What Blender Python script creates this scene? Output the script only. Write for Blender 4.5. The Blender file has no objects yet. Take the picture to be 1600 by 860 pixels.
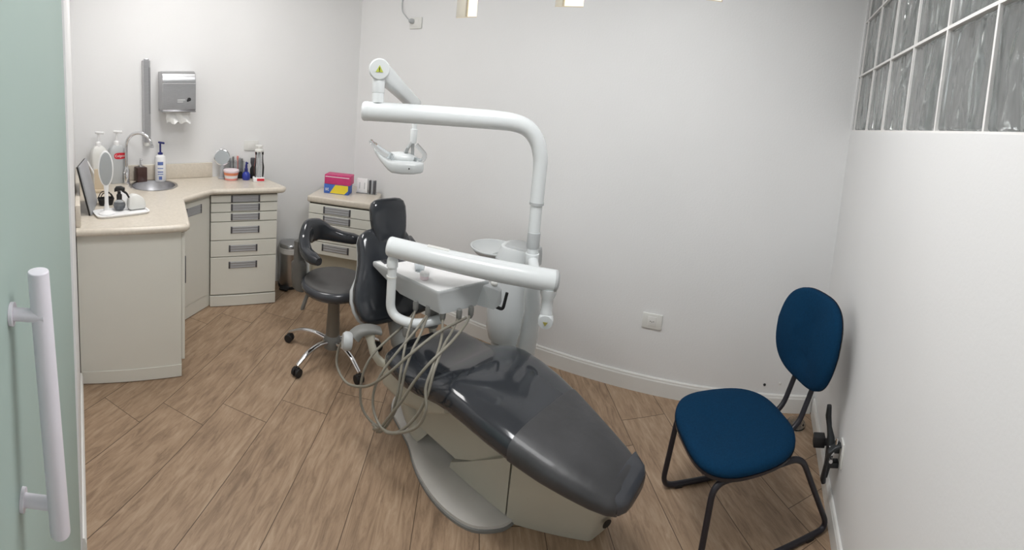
import bpy, bmesh, math, random
from mathutils import Matrix, Vector
random.seed(7)
S = bpy.context.scene
COL = bpy.context.collection

# ------------------------------------------------------------------ camera
FPX, QV, PIT, ROL, Y0, NF = 696.3055, 1.0177853, 0.1017597, -0.0920053, 228.9388, 0.4720842
def cam_axis(d):
    c, s = math.cos(ROL), math.sin(ROL); d = (c*d[0]+s*d[2], d[1], -s*d[0]+c*d[2])
    c, s = math.cos(PIT), math.sin(PIT); d = (d[0], c*d[1]+s*d[2], -s*d[1]+c*d[2])
    c, s = math.cos(NF), math.sin(NF);   return Vector((d[0]*c-d[1]*s, d[0]*s+d[1]*c, d[2]))
cd = bpy.data.cameras.new('camera'); cd.type = 'PANO'; cd.panorama_type = 'CENTRAL_CYLINDRICAL'
cd.central_cylindrical_radius = 1.0
cd.central_cylindrical_range_u_min = -800/FPX; cd.central_cylindrical_range_u_max = 800/FPX
cd.central_cylindrical_range_v_min = -(860-Y0)/(FPX*QV); cd.central_cylindrical_range_v_max = Y0/(FPX*QV)
cam = bpy.data.objects.new('camera', cd); COL.objects.link(cam)
ax_r, ax_f, ax_u = cam_axis((1,0,0)), cam_axis((0,1,0)), cam_axis((0,0,1))
cm = Matrix((ax_r, ax_u, -ax_f)).transposed().to_4x4(); cm.translation = (0, 0, 1.6)
cam.matrix_world = cm; S.camera = cam
cd.clip_start = 0.02

# ------------------------------------------------------------------ light
S.view_settings.view_transform = 'Standard'; S.view_settings.look = 'None'
S.view_settings.gamma = 1.0; S.view_settings.use_curve_mapping = False
S.view_settings.exposure = 0.12
W = bpy.data.worlds.new('world'); S.world = W; W.use_nodes = True
W.node_tree.nodes['Background'].inputs[0].default_value = (0.94, 0.97, 1.0, 1)
W.node_tree.nodes['Background'].inputs[1].default_value = 0.75
CEIL = 2.75
LAMPS = [((-2.25, 0.95), 0.62, 0.62, 10.2, (1.0, 0.985, 0.975)),
         ((-0.40, 1.00), 0.62, 0.62, 18.0, (0.975, 0.985, 1.0))]
for (x, y), sx, sy, e, c in LAMPS:
    l = bpy.data.lights.new('ceiling_light', 'AREA'); l.shape = 'RECTANGLE'; l.size = sx; l.size_y = sy
    l.energy = e; l.color = c
    o = bpy.data.objects.new('ceiling_light_emitter', l); COL.objects.link(o); o.location = (x, y, CEIL-0.045)

# ------------------------------------------------------------------ materials
def sc(r, g, b):
    f = lambda v: (v/255/12.92) if v/255 <= .04045 else ((v/255+.055)/1.055)**2.4
    return (f(r), f(g), f(b), 1)
def mat(name, col, rough=.5, metal=0, noise=0, nscale=8, bump=0, bscale=60, coat=0, trans=0, ior=1.45, spec=None, emis=None, estr=0, alpha=1, stretch=None):
    m = bpy.data.materials.new(name); m.use_nodes = True; nt = m.node_tree
    b = nt.nodes['Principled BSDF']
    b.inputs['Base Color'].default_value = col; b.inputs['Roughness'].default_value = rough
    b.inputs['Metallic'].default_value = metal; b.inputs['Coat Weight'].default_value = coat
    b.inputs['Coat Roughness'].default_value = .06
    b.inputs['Transmission Weight'].default_value = trans; b.inputs['IOR'].default_value = ior
    b.inputs['Alpha'].default_value = alpha
    if spec is not None: b.inputs['Specular IOR Level'].default_value = spec
    if emis: b.inputs['Emission Color'].default_value = emis; b.inputs['Emission Strength'].default_value = estr
    if noise or bump:
        tc = nt.nodes.new('ShaderNodeTexCoord'); src = tc.outputs['Object']
        if stretch:
            mp = nt.nodes.new('ShaderNodeMapping'); mp.inputs['Scale'].default_value = stretch
            nt.links.new(src, mp.inputs[0]); src = mp.outputs[0]
    if noise:
        n = nt.nodes.new('ShaderNodeTexNoise'); n.inputs['Scale'].default_value = nscale; n.inputs['Detail'].default_value = 5
        nt.links.new(src, n.inputs['Vector'])
        r = nt.nodes.new('ShaderNodeValToRGB')
        r.color_ramp.elements[0].position = .3; r.color_ramp.elements[1].position = .7
        r.color_ramp.elements[0].color = tuple(v*(1-noise) for v in col[:3])+(1,)
        r.color_ramp.elements[1].color = tuple(min(1, v*(1+noise)) for v in col[:3])+(1,)
        nt.links.new(n.outputs['Fac'], r.inputs[0]); nt.links.new(r.outputs[0], b.inputs['Base Color'])
    if bump:
        n = nt.nodes.new('ShaderNodeTexNoise'); n.inputs['Scale'].default_value = bscale; n.inputs['Detail'].default_value = 3
        nt.links.new(src, n.inputs['Vector'])
        bp = nt.nodes.new('ShaderNodeBump'); bp.inputs['Strength'].default_value = bump; bp.inputs['Distance'].default_value = .01
        nt.links.new(n.outputs['Fac'], bp.inputs['Height']); nt.links.new(bp.outputs[0], b.inputs['Normal'])
    return m
M = dict(
    paint=mat('wall_paint', (.80, .80, .80, 1), .55, noise=.012, nscale=2.5, bump=.05, bscale=90),
    trim=mat('white_trim', (.78, .775, .75, 1), .35, noise=.02, nscale=6),
    ceil=mat('ceiling_paint', (.85, .85, .84, 1), .8, noise=.01, nscale=3),
    cabinet=mat('cream_laminate', sc(226, 225, 216), .38, noise=.012, nscale=4),
    gap=mat('dark_gap', sc(70, 66, 58), .7, noise=.1),
    niche=mat('shaded_niche_panel', sc(196, 190, 172), .5, noise=.03),  # darker than the cabinet: shade of the recess put into the colour
    stone=mat('beige_stone', sc(213, 204, 190), .22, noise=.05, nscale=60),
    steel=mat('brushed_steel', sc(186, 186, 188), .28, metal=1, noise=.06, nscale=30, stretch=(1, 1, 12)),
    darksteel=mat('sink_steel', sc(205, 205, 208), .42, metal=1, noise=.06, nscale=20),
    chrome=mat('chrome', sc(222, 222, 224), .08, metal=1, noise=.02, nscale=10),
    handle=mat('recessed_grey_handle', sc(178, 179, 182), .35, metal=.2, noise=.08, nscale=40, stretch=(1, 1, 30)),
    handledark=mat('handle_end', sc(92, 92, 96), .4, metal=.4, noise=.05),
    vinyl=mat('charcoal_vinyl', sc(46, 49, 54), .12, noise=.05, nscale=12, bump=.05, bscale=7, coat=.35),
    film=mat('clouded_plastic_film', sc(60, 60, 62), .42, noise=.2, nscale=7, bump=.35, bscale=11, coat=.1),
    vinyldark=mat('dark_vinyl', sc(62, 64, 69), .24, noise=.06, nscale=14, bump=.08, bscale=14, coat=.2),
    suede=mat('worn_seat_vinyl', sc(84, 83, 82), .55, noise=.08, nscale=14),
    white=mat('white_enamel', sc(226, 230, 231), .25, noise=.015, nscale=8, coat=.3),
    plastic=mat('white_plastic', sc(226, 226, 222), .35, noise=.02, nscale=10),
    grey=mat('grey_abs', sc(186, 189, 190), .4, noise=.02, nscale=10),
    greyd=mat('grey_arm_plastic', sc(128, 128, 125), .45, noise=.03, nscale=10),
    cover=mat('ivory_cover', sc(188, 185, 172), .45, noise=.03, nscale=6),
    plate=mat('grey_base_plate', sc(205, 202, 197), .5, noise=.05, nscale=8),
    rubber=mat('black_rubber', sc(34, 33, 34), .55, noise=.1),
    column=mat('grey_brown_plastic', sc(122, 114, 104), .5, noise=.04, nscale=12),
    bracket=mat('dull_grey_plastic', sc(100, 98, 94), .5, noise=.04, nscale=12),
    hose=mat('grey_hose', sc(134, 130, 119), .45, noise=.05, nscale=30),
    blue=mat('blue_fabric', sc(9, 49, 78), .92, noise=.10, nscale=120, bump=.15, bscale=300, spec=.15),
    blackm=mat('black_paint', sc(36, 34, 40), .35, noise=.08),
    iron=mat('dark_iron', sc(58, 60, 62), .45, metal=.5, noise=.15, nscale=40),
    doorg=mat('frosted_green_glass', sc(166, 184, 178), .55, noise=.015, nscale=3, spec=.3),
    doorh=mat('white_handle', sc(228, 224, 232), .4, noise=.015, nscale=10),
    mirror=mat('mirror_glass', sc(205, 210, 212), .04, metal=1, noise=.01),
    clear=mat('clear_acrylic', sc(232, 236, 238), .06, trans=1, ior=1.3, noise=.01),
    smoke=mat('grey_liquid', sc(150, 152, 158), .12, trans=.6, ior=1.33, noise=.02),
    brown=mat('dark_brown_resin', sc(74, 52, 46), .35, noise=.1),
    navy=mat('navy_plastic', sc(38, 44, 112), .35, noise=.05),
    bluebot=mat('blue_bottle', sc(52, 66, 158), .25, noise=.06),
    label=mat('label_blue', sc(96, 116, 176), .5, noise=.2, nscale=90),
    pink=mat('magenta_box', sc(202, 62, 118), .4, noise=.1, nscale=30),
    salmon=mat('salmon_band', sc(232, 150, 140), .45, noise=.06, nscale=20),
    palepink=mat('pale_pink', sc(238, 222, 226), .4, noise=.02),
    red=mat('red_label', sc(208, 40, 56), .45, noise=.05),
    orange=mat('orange_label', sc(222, 140, 90), .5, noise=.1, nscale=30),
    yellow=mat('yellow_print', sc(236, 212, 62), .5, noise=.04),
    skyblue=mat('blue_print', sc(72, 110, 190), .5, noise=.06),
    ink=mat('white_ink', sc(240, 240, 240), .5, noise=.01),
    tan=mat('tan_plastic', sc(206, 190, 166), .5, noise=.08),
    paper=mat('paper', sc(240, 240, 238), .8, noise=.02, bump=.2, bscale=40),
    bag=mat('white_bag', sc(228, 228, 226), .4, noise=.03, bump=.3, bscale=50),
    slate=mat('grey_back_panel', sc(168, 170, 174), .4, noise=.05),
    sign=mat('yellow_green_sticker', sc(196, 206, 84), .5, noise=.05),
    signd=mat('sticker_print', sc(96, 100, 40), .5, noise=.05),
    amber=mat('amber_sticker', sc(176, 168, 92), .5, noise=.05),
    lamp=mat('lamp_diffuser', (1, 1, 1, 1), .5, noise=.001, emis=(1, .98, .95, 1), estr=6.0),
    winpane=mat('sunlit_pane', sc(240, 236, 220), .3, noise=.03, emis=(1, .93, .74, 1), estr=.75),
    winframe=mat('cream_frame', sc(226, 216, 196), .4, noise=.02),
    mortar=mat('white_mortar', sc(232, 230, 228), .7, noise=.03, nscale=30),
    outer=mat('mottled_backdrop_paint', sc(222, 216, 216), .8, noise=.35, nscale=3.5),  # blotches stand in for light and dark seen through the glass
)
# glass block: thick green-grey glass with a vertically rippled face
gb = mat('rippled_glass', sc(228, 233, 232), .09, trans=.9, ior=1.46, noise=.02, nscale=4)
nt = gb.node_tree; tc = nt.nodes.new('ShaderNodeTexCoord'); mp = nt.nodes.new('ShaderNodeMapping'); mp.inputs['Scale'].default_value = (11, 11, 4.0)
nz = nt.nodes.new('ShaderNodeTexNoise'); nz.inputs['Scale'].default_value = 1.0; nz.inputs['Detail'].default_value = .8; nz.inputs['Distortion'].default_value = .6
bp = nt.nodes.new('ShaderNodeBump'); bp.inputs['Strength'].default_value = .6; bp.inputs['Distance'].default_value = .06
nt.links.new(tc.outputs['Object'], mp.inputs[0]); nt.links.new(mp.outputs[0], nz.inputs['Vector']); nt.links.new(nz.outputs['Fac'], bp.inputs['Height']); nt.links.new(bp.outputs[0], nt.nodes['Principled BSDF'].inputs['Normal'])
M['glassblock'] = gb

def floor_material():
    m = bpy.data.materials.new('wood_plank_floor'); m.use_nodes = True; nt = m.node_tree; L = nt.links.new
    b = nt.nodes['Principled BSDF']; b.inputs['Roughness'].default_value = .42; b.inputs['Specular IOR Level'].default_value = .35
    def math_(op, a, c=None, v=None):
        n = nt.nodes.new('ShaderNodeMath'); n.operation = op
        for i, x in enumerate((a, c, v)):
            if x is None: continue
            if isinstance(x, (int, float)): n.inputs[i].default_value = x
            else: L(x, n.inputs[i])
        return n.outputs[0]
    g = nt.nodes.new('ShaderNodeNewGeometry'); sp = nt.nodes.new('ShaderNodeSeparateXYZ'); L(g.outputs['Position'], sp.inputs[0])
    X, Y = sp.outputs[0], sp.outputs[1]
    ca, sa = math.cos(math.radians(32)), math.sin(math.radians(32))
    n_ = math_('ADD', math_('MULTIPLY', X, ca), math_('MULTIPLY', Y, sa))          # across planks
    a_ = math_('ADD', math_('MULTIPLY', X, -sa), math_('MULTIPLY', Y, ca))         # along planks
    q = math_('DIVIDE', math_('ADD', n_, 1.110), .250)
    k = math_('FLOOR', q); fq = math_('FRACT', q)
    al = math_('DIVIDE', math_('SUBTRACT', math_('SUBTRACT', a_, 1.775), math_('MULTIPLY', k, .178)), 1.12)
    j = math_('FLOOR', al); fj = math_('FRACT', al)
    e1 = math_('MINIMUM', fq, math_('SUBTRACT', 1.0, fq)); e1 = math_('MULTIPLY', e1, .25)
    e2 = math_('MINIMUM', fj, math_('SUBTRACT', 1.0, fj)); e2 = math_('MULTIPLY', e2, 1.12)
    seam = math_('LESS_THAN', math_('MINIMUM', e1, e2), .0017)
    cb = nt.nodes.new('ShaderNodeCombineXYZ'); L(k, cb.inputs[0]); L(j, cb.inputs[1])
    wn = nt.nodes.new('ShaderNodeTexWhiteNoise'); L(cb.outputs[0], wn.inputs['Vector'])
    # grain
    gv = nt.nodes.new('ShaderNodeCombineXYZ')
    L(math_('MULTIPLY', n_, 46.0), gv.inputs[0]); L(math_('ADD', math_('MULTIPLY', a_, 6.5), math_('MULTIPLY', wn.outputs['Value'], 40.0)), gv.inputs[1]); L(math_('MULTIPLY', k, 3.7), gv.inputs[2])
    ng = nt.nodes.new('ShaderNodeTexNoise'); ng.inputs['Scale'].default_value = 1.0; ng.inputs['Detail'].default_value = 7; ng.inputs['Roughness'].default_value = .68; ng.inputs['Distortion'].default_value = .7
    L(gv.outputs[0], ng.inputs['Vector'])
    gv2 = nt.nodes.new('ShaderNodeCombineXYZ')
    L(math_('MULTIPLY', n_, 7.0), gv2.inputs[0]); L(math_('MULTIPLY', a_, 2.2), gv2.inputs[1]); L(math_('MULTIPLY', k, 5.1), gv2.inputs[2])
    n2 = nt.nodes.new('ShaderNodeTexNoise'); n2.inputs['Scale'].default_value = 1.0; n2.inputs['Detail'].default_value = 3; n2.inputs['Distortion'].default_value = 1.2; L(gv2.outputs[0], n2.inputs['Vector'])
    f = math_('ADD', math_('MULTIPLY', ng.outputs['Fac'], .74), math_('MULTIPLY', n2.outputs['Fac'], .26))
    f = math_('ADD', f, math_('MULTIPLY', math_('SUBTRACT', wn.outputs['Value'], .5), .05))
    r = nt.nodes.new('ShaderNodeValToRGB'); cr = r.color_ramp
    cr.elements[0].position = .32; cr.elements[0].color = sc(124, 103, 84)
    cr.elements[1].position = .66; cr.elements[1].color = sc(180, 157, 133)
    e = cr.elements.new(.50); e.color = sc(160, 135, 111)
    L(f, r.inputs[0])
    mx = nt.nodes.new('ShaderNodeMixRGB'); L(seam, mx.inputs[0]); L(r.outputs[0], mx.inputs[1]); mx.inputs[2].default_value = sc(92, 75, 60)
    L(mx.outputs[0], b.inputs['Base Color'])
    bp = nt.nodes.new('ShaderNodeBump'); bp.inputs['Strength'].default_value = .12; bp.inputs['Distance'].default_value = .004
    L(ng.outputs['Fac'], bp.inputs['Height']); L(bp.outputs[0], b.inputs['Normal'])
    return m
M['floor'] = floor_material()

# ------------------------------------------------------------------ geometry helpers
V = Vector
def RZ(a): return Matrix.Rotation(math.radians(a), 4, 'Z')
def TR(x, y, z): return Matrix.Translation((x, y, z))
def frame(o, xd, zd=(0, 0, 1)):
    """matrix with origin o, local x along xd, z as near zd as it can be"""
    x = V(xd).normalized(); z = V(zd); y = z.cross(x).normalized(); z = x.cross(y)
    m = Matrix((x, y, z)).transposed().to_4x4(); m.translation = V(o); return m
def catmull(pts, n=6, closed=False):
    p = [V(q) for q in pts]; out = []
    N = len(p)
    for i in range(N if closed else N-1):
        p0 = p[(i-1) % N] if closed or i > 0 else p[0]*2-p[1]
        p1, p2 = p[i], p[(i+1) % N]
        p3 = p[(i+2) % N] if closed or i+2 < N else p2*2-p1
        for k in range(n):
            t = k/n
            out.append(.5*((2*p1)+(p2-p0)*t+(2*p0-5*p1+4*p2-p3)*t*t+(3*p1-p0-3*p2+p3)*t**3))
    if not closed: out.append(p[-1])
    return out
def fillet(pts, r=.03, n=6, closed=False):
    """polyline with rounded corners"""
    p = [V(q) for q in pts]; out = []; N = len(p)
    for i in range(N):
        if not closed and i in (0, N-1): out.append(p[i]); continue
        a, b, c = p[i-1], p[i], p[(i+1) % N]
        d = min(r, (a-b).length*.48, (c-b).length*.48)
        s, e = b+(a-b).normalized()*d, b+(c-b).normalized()*d
        for k in range(n+1):
            t = k/n; out.append((1-t)**2*s+2*t*(1-t)*b+t*t*e)
    return out
def sring(c, a, b, u, v, e=4.0, N=32, flat=None):
    c, u, v = V(c), V(u), V(v); r = []
    for i in range(N):
        t = 2*math.pi*i/N; ct, st = math.cos(t), math.sin(t)
        x = math.copysign(abs(ct)**(2/e), ct)*a; y = math.copysign(abs(st)**(2/e), st)*b
        r.append(c+u*x+v*y)
    return r
class MB:
    def __init__(s, m=None): s.bm = bmesh.new(); s.m = m or Matrix()
    def _merge(s, b2, m=None):
        me = bpy.data.meshes.new('tmp'); b2.to_mesh(me); b2.free()
        me.transform(s.m @ m if m else s.m); s.bm.from_mesh(me); bpy.data.meshes.remove(me); return s
    def box(s, c, size, rz=0, bev=0, m=None, seg=2):
        b = bmesh.new(); bmesh.ops.create_cube(b, size=1.0)
        bmesh.ops.scale(b, vec=size, verts=b.verts)
        if bev: bmesh.ops.bevel(b, geom=b.edges[:], offset=min(bev, min(size)*.45), segments=seg, affect='EDGES', profile=.5)
        mm = TR(*c) @ RZ(rz); return s._merge(b, m @ mm if m else mm)
    def cyl(s, p0, p1, r0, r1=None, seg=28, bev=0):
        p0, p1 = V(p0), V(p1); r1 = r0 if r1 is None else r1; L = (p1-p0).length
        b = bmesh.new(); bmesh.ops.create_cone(b, cap_ends=True, segments=seg, radius1=r0, radius2=r1, depth=L)
        if bev:
            ed = [e for e in b.edges if len(e.link_faces) == 2 and any(len(f.verts) > 4 for f in e.link_faces)]
            bmesh.ops.bevel(b, geom=ed, offset=bev, segments=3, affect='EDGES', profile=.5)
        mm = TR(*((p0+p1)/2)) @ (p1-p0).to_track_quat('Z', 'Y').to_matrix().to_4x4(); return s._merge(b, mm)
    def loft(s, rings, cap=True, closed=False):
        b = bmesh.new(); vr = [[b.verts.new(q) for q in r] for r in rings]; N = len(rings[0])
        K = len(vr)
        for i in range(K if closed else K-1):
            A, B = vr[i], vr[(i+1) % K]
            for k in range(N): b.faces.new((A[k], A[(k+1) % N], B[(k+1) % N], B[k]))
        if cap and not closed: b.faces.new(list(reversed(vr[0]))); b.faces.new(vr[-1])
        bmesh.ops.recalc_face_normals(b, faces=b.faces); return s._merge(b)
    def tube(s, pts, r, seg=12, closed=False, cap=True):
        p = [V(q) for q in pts]; N = len(p); rings = []; up = None
        for i in range(N):
            t = ((p[(i+1) % N]-p[i-1]) if closed or 0 < i < N-1 else (p[1]-p[0] if i == 0 else p[-1]-p[-2])).normalized()
            if up is None: up = V((0, 0, 1)) if abs(t.z) < .9 else V((1, 0, 0))
            u = t.cross(up)
            if u.length < 1e-4: u = t.cross(V((0, 1, .3)))
            u.normalize(); v = u.cross(t).normalized(); up = v
            rr = r[i] if isinstance(r, (list, tuple)) else r
            rings.append([p[i]+u*math.cos(2*math.pi*k/seg)*rr+v*math.sin(2*math.pi*k/seg)*rr for k in range(seg)])
        return s.loft(rings, cap, closed)
    def lathe(s, prof, c=(0, 0, 0), axis=(0, 0, 1), seg=32, cap=True):
        m = TR(*c) @ V(axis).to_track_quat('Z', 'Y').to_matrix().to_4x4()
        b = bmesh.new(); vr = []
        for r, z in prof:
            vr.append([b.verts.new((0, 0, z))] if r < 1e-6 else [b.verts.new((r*math.cos(2*math.pi*k/seg), r*math.sin(2*math.pi*k/seg), z)) for k in range(seg)])
        for A, B in zip(vr, vr[1:]):
            for k in range(seg):
                f = [A[k % len(A)], A[(k+1) % len(A)], B[(k+1) % len(B)], B[k % len(B)]]
                q = []; [q.append(x) for x in f if x not in q]
                if len(q) > 2: b.faces.new(q)
        if cap and len(vr[0]) > 1: b.faces.new(list(reversed(vr[0])))
        if cap and len(vr[-1]) > 1: b.faces.new(vr[-1])
        bmesh.ops.recalc_face_normals(b, faces=b.faces); return s._merge(b, m)
    def prism(s, poly, z0, z1, bev=0, hole=None, seg=2):
        b = bmesh.new()
        if hole is None:
            f = b.faces.new([b.verts.new((x, y, z0)) for x, y in poly])
            g = bmesh.ops.extrude_face_region(b, geom=[f]); bmesh.ops.translate(b, vec=(0, 0, z1-z0), verts=[v for v in g['geom'] if isinstance(v, bmesh.types.BMVert)])
            bmesh.ops.recalc_face_normals(b, faces=b.faces)
            if bev: bmesh.ops.bevel(b, geom=b.edges[:], offset=bev, segments=seg, affect='EDGES', profile=.5)
        else:
            loops = []
            for z in (z0, z1):
                es = []; ls = []
                for pl in (poly, hole):
                    vs = [b.verts.new((x, y, z)) for x, y in pl]; ls.append(vs)
                    es += [b.edges.new((vs[i], vs[(i+1) % len(vs)])) for i in range(len(vs))]
                bmesh.ops.triangle_fill(b, use_beauty=True, use_dissolve=False, edges=es); loops.append(ls)
            for q in (0, 1):
                A, B = loops[0][q], loops[1][q]
                for i in range(len(A)): b.faces.new((A[i], A[(i+1) % len(A)], B[(i+1) % len(A)], B[i]))
            bmesh.ops.recalc_face_normals(b, faces=b.faces)
        return s._merge(b)
    def ball(s, c, r, m=None, seg=24):
        b = bmesh.new(); bmesh.ops.create_uvsphere(b, u_segments=seg, v_segments=seg//2, radius=1)
        bmesh.ops.scale(b, vec=(r if isinstance(r, tuple) else (r, r, r)), verts=b.verts)
        return s._merge(b, TR(*c) @ (m or Matrix()))
    def text(s, body, size, m, depth=.0006):
        cu = bpy.data.curves.new('t', 'FONT'); cu.body = body; cu.size = size; cu.extrude = depth; cu.align_x = 'CENTER'; cu.align_y = 'CENTER'
        o = bpy.data.objects.new('t', cu); COL.objects.link(o)
        dg = bpy.context.evaluated_depsgraph_get(); me = bpy.data.meshes.new_from_object(o.evaluated_get(dg))
        me.transform(s.m @ m); s.bm.from_mesh(me); bpy.data.meshes.remove(me)
        bpy.data.objects.remove(o); bpy.data.curves.remove(cu); return s
OFF = {}
def link(name, mb, material, parent=None, loc=None, sharp=38):
    off = OFF.get(parent, V((0, 0, 0))) if parent else V(loc or (0, 0, 0))
    me = bpy.data.meshes.new(name); bmesh.ops.translate(mb.bm, vec=-off, verts=mb.bm.verts); mb.bm.to_mesh(me); mb.bm.free()
    for p in me.polygons: p.use_smooth = True
    me.set_sharp_from_angle(angle=math.radians(sharp))
    me.materials.append(M[material])
    o = bpy.data.objects.new(name, me); COL.objects.link(o)
    if parent: o.parent = parent
    else: o.location = off
    OFF[o] = off; return o
def tag(o, label, cat, group=None):
    o['label'] = label; o['category'] = cat
    if group: o['group'] = group
    return o
def thing(name, label, cat, loc, group=None):
    o = bpy.data.objects.new(name, None); COL.objects.link(o); o.location = loc; o.empty_display_size = .05; OFF[o] = V(loc)
    return tag(o, label, cat, group)
def part(t, name, mb, material, label=None, sharp=38):
    o = link(name, mb, material, t, sharp=sharp)
    if label: o['label'] = label
    return o
def solo(name, label, cat, mb, material, loc, group=None, sharp=38):
    return tag(link(name, mb, material, None, loc, sharp), label, cat, group)
def struct(name, mb, material, parent=None, sharp=38):
    o = link(name, mb, material, parent, sharp=sharp)
    if not parent: o['kind'] = 'structure'
    return o
# ------------------------------------------------------------------ room
YF = 2.5216                                   # far wall
CR = V((.716, YF, 0)); uR = V((-.09304, -.99566, 0)); nR = V((.99566, -.09304, 0))   # right wall: far corner, direction to the viewer, outward normal
CL = V((-2.735, YF, 0)); WB = V((-3.19, 1.44, 0)); WL = V((-3.355, .372, 0)); WE = V((-1.32, .128, 0))
struct('floor', MB().box((-1.3, 1.0, -.05), (6.4, 5.6, .1)), 'floor')
struct('ceiling', MB().box((-1.3, 1.0, CEIL+.05), (6.4, 5.6, .1)), 'ceil')
# far wall with three small high windows
T = .16; wins = [(-1.80, -1.635, 2.108), (-1.085, -.905, 2.17), (-.20, -.105, 2.262)]; WT = 2.58
mb = MB(); yc = YF+T/2
def wbox(x0, x1, z0, z1): mb.box(((x0+x1)/2, yc, (z0+z1)/2), (x1-x0, T, z1-z0))
x = -3.1
for a, b, z in wins:
    wbox(x, a, 0, CEIL); wbox(a, b, 0, z); wbox(a, b, WT, CEIL); x = b
wbox(x, .95, 0, CEIL)
struct('wall_far', mb, 'paint')
for i, (a, b, z) in enumerate(wins):
    f = MB(); d = .125; w = .012
    for c, s_ in (((a+w/2, (z+WT)/2), (w, WT-z)), ((b-w/2, (z+WT)/2), (w, WT-z))): f.box((c[0], YF+d, c[1]), (s_[0], .02, s_[1]))
    for zz in (z+w/2, WT-w/2): f.box(((a+b)/2, YF+d, zz), (b-a-2*w, .02, w))
    fo = struct('window_%d' % (i+2), f, 'winframe')
    struct('pane', MB().box(((a+b)/2, YF+d, (z+WT)/2), (b-a-2*w, .006, WT-z-2*w)), 'winpane', fo)
    struct('sill', MB().box(((a+b)/2, YF+.06, z+.004), (b-a-.002, .11, .007)), 'winframe', fo)
def slab(p, q, z0, z1, t, side, bm=None):
    """wall slab between p and q, thickness t on the given side of the line"""
    bm = bm or MB(); d = (q-p).normalized(); n = V((d.y, -d.x, 0))*side*t
    bm.prism([(p.x, p.y), (q.x, q.y), (q.x+n.x, q.y+n.y), (p.x+n.x, p.y+n.y)], z0, z1); return bm
# sink-side wall (slight bend at the end of the splashback) and entry wall
ln = fillet([WL-V((.02, .15, 0)), WB, CL+V((.06, .14, 0))], .17, 8)
struct('wall_sink', MB().prism([(q.x, q.y) for q in ln]+[(CL.x-.08, CL.y+.18), (WB.x-.14, WB.y+.03), (WL.x-.14, WL.y-.14)], 0, CEIL), 'paint')
bm = slab(WL-(WE-WL).normalized()*.1, WE, 0, CEIL, .12, 1); slab(WE, V((.46, -.05, 0)), 2.2, CEIL, .12, 1, bm); struct('wall_left', bm, 'paint')
# right wall with the glass-block opening
ZB, PB = 1.66, .315; ROWS = 3; S0 = -2.514; NC = 9; SE = -2.566
def rp(s): return nR*.48476+uR*s                # point on the right wall, s runs towards the viewer
sa, sb = S0, S0+NC*PB
pA, pZ = rp(-2.75), rp(.95)
bm = slab(pA, pZ, 0, ZB, .1, -1); slab(pA, pZ, ZB+ROWS*PB, CEIL, .1, -1, bm)
slab(pA, rp(SE), ZB, ZB+ROWS*PB, .1, -1, bm); slab(rp(sb), pZ, ZB, ZB+ROWS*PB, .1, -1, bm)
struct('wall_right', bm, 'paint')
# glass blocks
J = .010
grid = MB()
mR = Matrix((uR, nR, V((0, 0, 1)))).transposed().to_4x4()
for r in range(ROWS+1):
    z = ZB+r*PB; h = J if 0 < r < ROWS else J*.6
    z += J*.3 if r == 0 else (-J*.3 if r == ROWS else 0)
    p = rp((SE+sb)/2)+nR*.045; grid._merge((lambda b: (bmesh.ops.create_cube(b, size=1), bmesh.ops.scale(b, vec=(sb-SE, .084, h), verts=b.verts), b)[2])(bmesh.new()), TR(p.x, p.y, z) @ mR)
for c in range(NC+1):
    s = S0+c*PB; p = rp(s)+nR*.045
    grid._merge((lambda b: (bmesh.ops.create_cube(b, size=1), bmesh.ops.scale(b, vec=(J, .083, ROWS*PB-J), verts=b.verts), b)[2])(bmesh.new()), TR(p.x, p.y, ZB+ROWS*PB/2) @ mR)
w1 = struct('window_1', grid, 'mortar')
for r in range(ROWS):
    for c in range(NC):
        p = rp(S0+(c+.5)*PB)+nR*.047
        b = bmesh.new(); bmesh.ops.create_cube(b, size=1); bmesh.ops.scale(b, vec=(PB-J-.001, .076, PB-J-.001), verts=b.verts)
        bmesh.ops.bevel(b, geom=b.edges[:], offset=.012, segments=3, affect='EDGES', profile=.5)
        q = MB(); q._merge(b, TR(p.x, p.y, ZB+(r+.5)*PB) @ mR); link('glass_block', q, 'glassblock', w1)
    p = rp((SE+S0)/2)+nR*.047; q = MB(); b = bmesh.new(); bmesh.ops.create_cube(b, size=1); bmesh.ops.scale(b, vec=(S0-SE-J, .076, PB-J-.001), verts=b.verts); q._merge(b, TR(p.x, p.y, ZB+(r+.5)*PB) @ mR); link('glass_block', q, 'glassblock', w1)
# added backdrop walls beyond the glass blocks, shaping the light seen through them
bm = slab(rp(-3.2)+nR*1.2, rp(1.2)+nR*1.2, -.1, CEIL+.1, .05, -1); slab(rp(-3.25)+nR*.11, rp(-3.25)+nR*1.25, -.1, CEIL+.1, .05, -1, bm); struct('wall_backdrop', bm, 'outer')
# baseboards
def bboard(name, p, q, side, h=.102, t=.014):
    d = (q-p).normalized(); n = V((d.y, -d.x, 0))*side
    prof = [(0, 0), (t, 0), (t, h-.02), (t*.75, h-.012), (t*.75, h-.006), (t*.45, h), (0, h)]
    rings = [[V((c.x, c.y, 0))+n*a+V((0, 0, z)) for a, z in prof] for c in (p, q)]
    struct(name, MB().loft(rings), 'trim', sharp=20)
bboard('baseboard_far', CL+V((.012, -.0005, 0)), CR-V((.012, .0005, 0)), 1)
bboard('baseboard_right', rp(-2.55)-nR*.0005, rp(.6)-nR*.0005, 1)
dL = (WE-WL).normalized(); nL = V((-dL.y, dL.x, 0)); bboard('baseboard_left', WL+dL*1.17+nL*.0005, WE+nL*.0005, -1)
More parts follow.
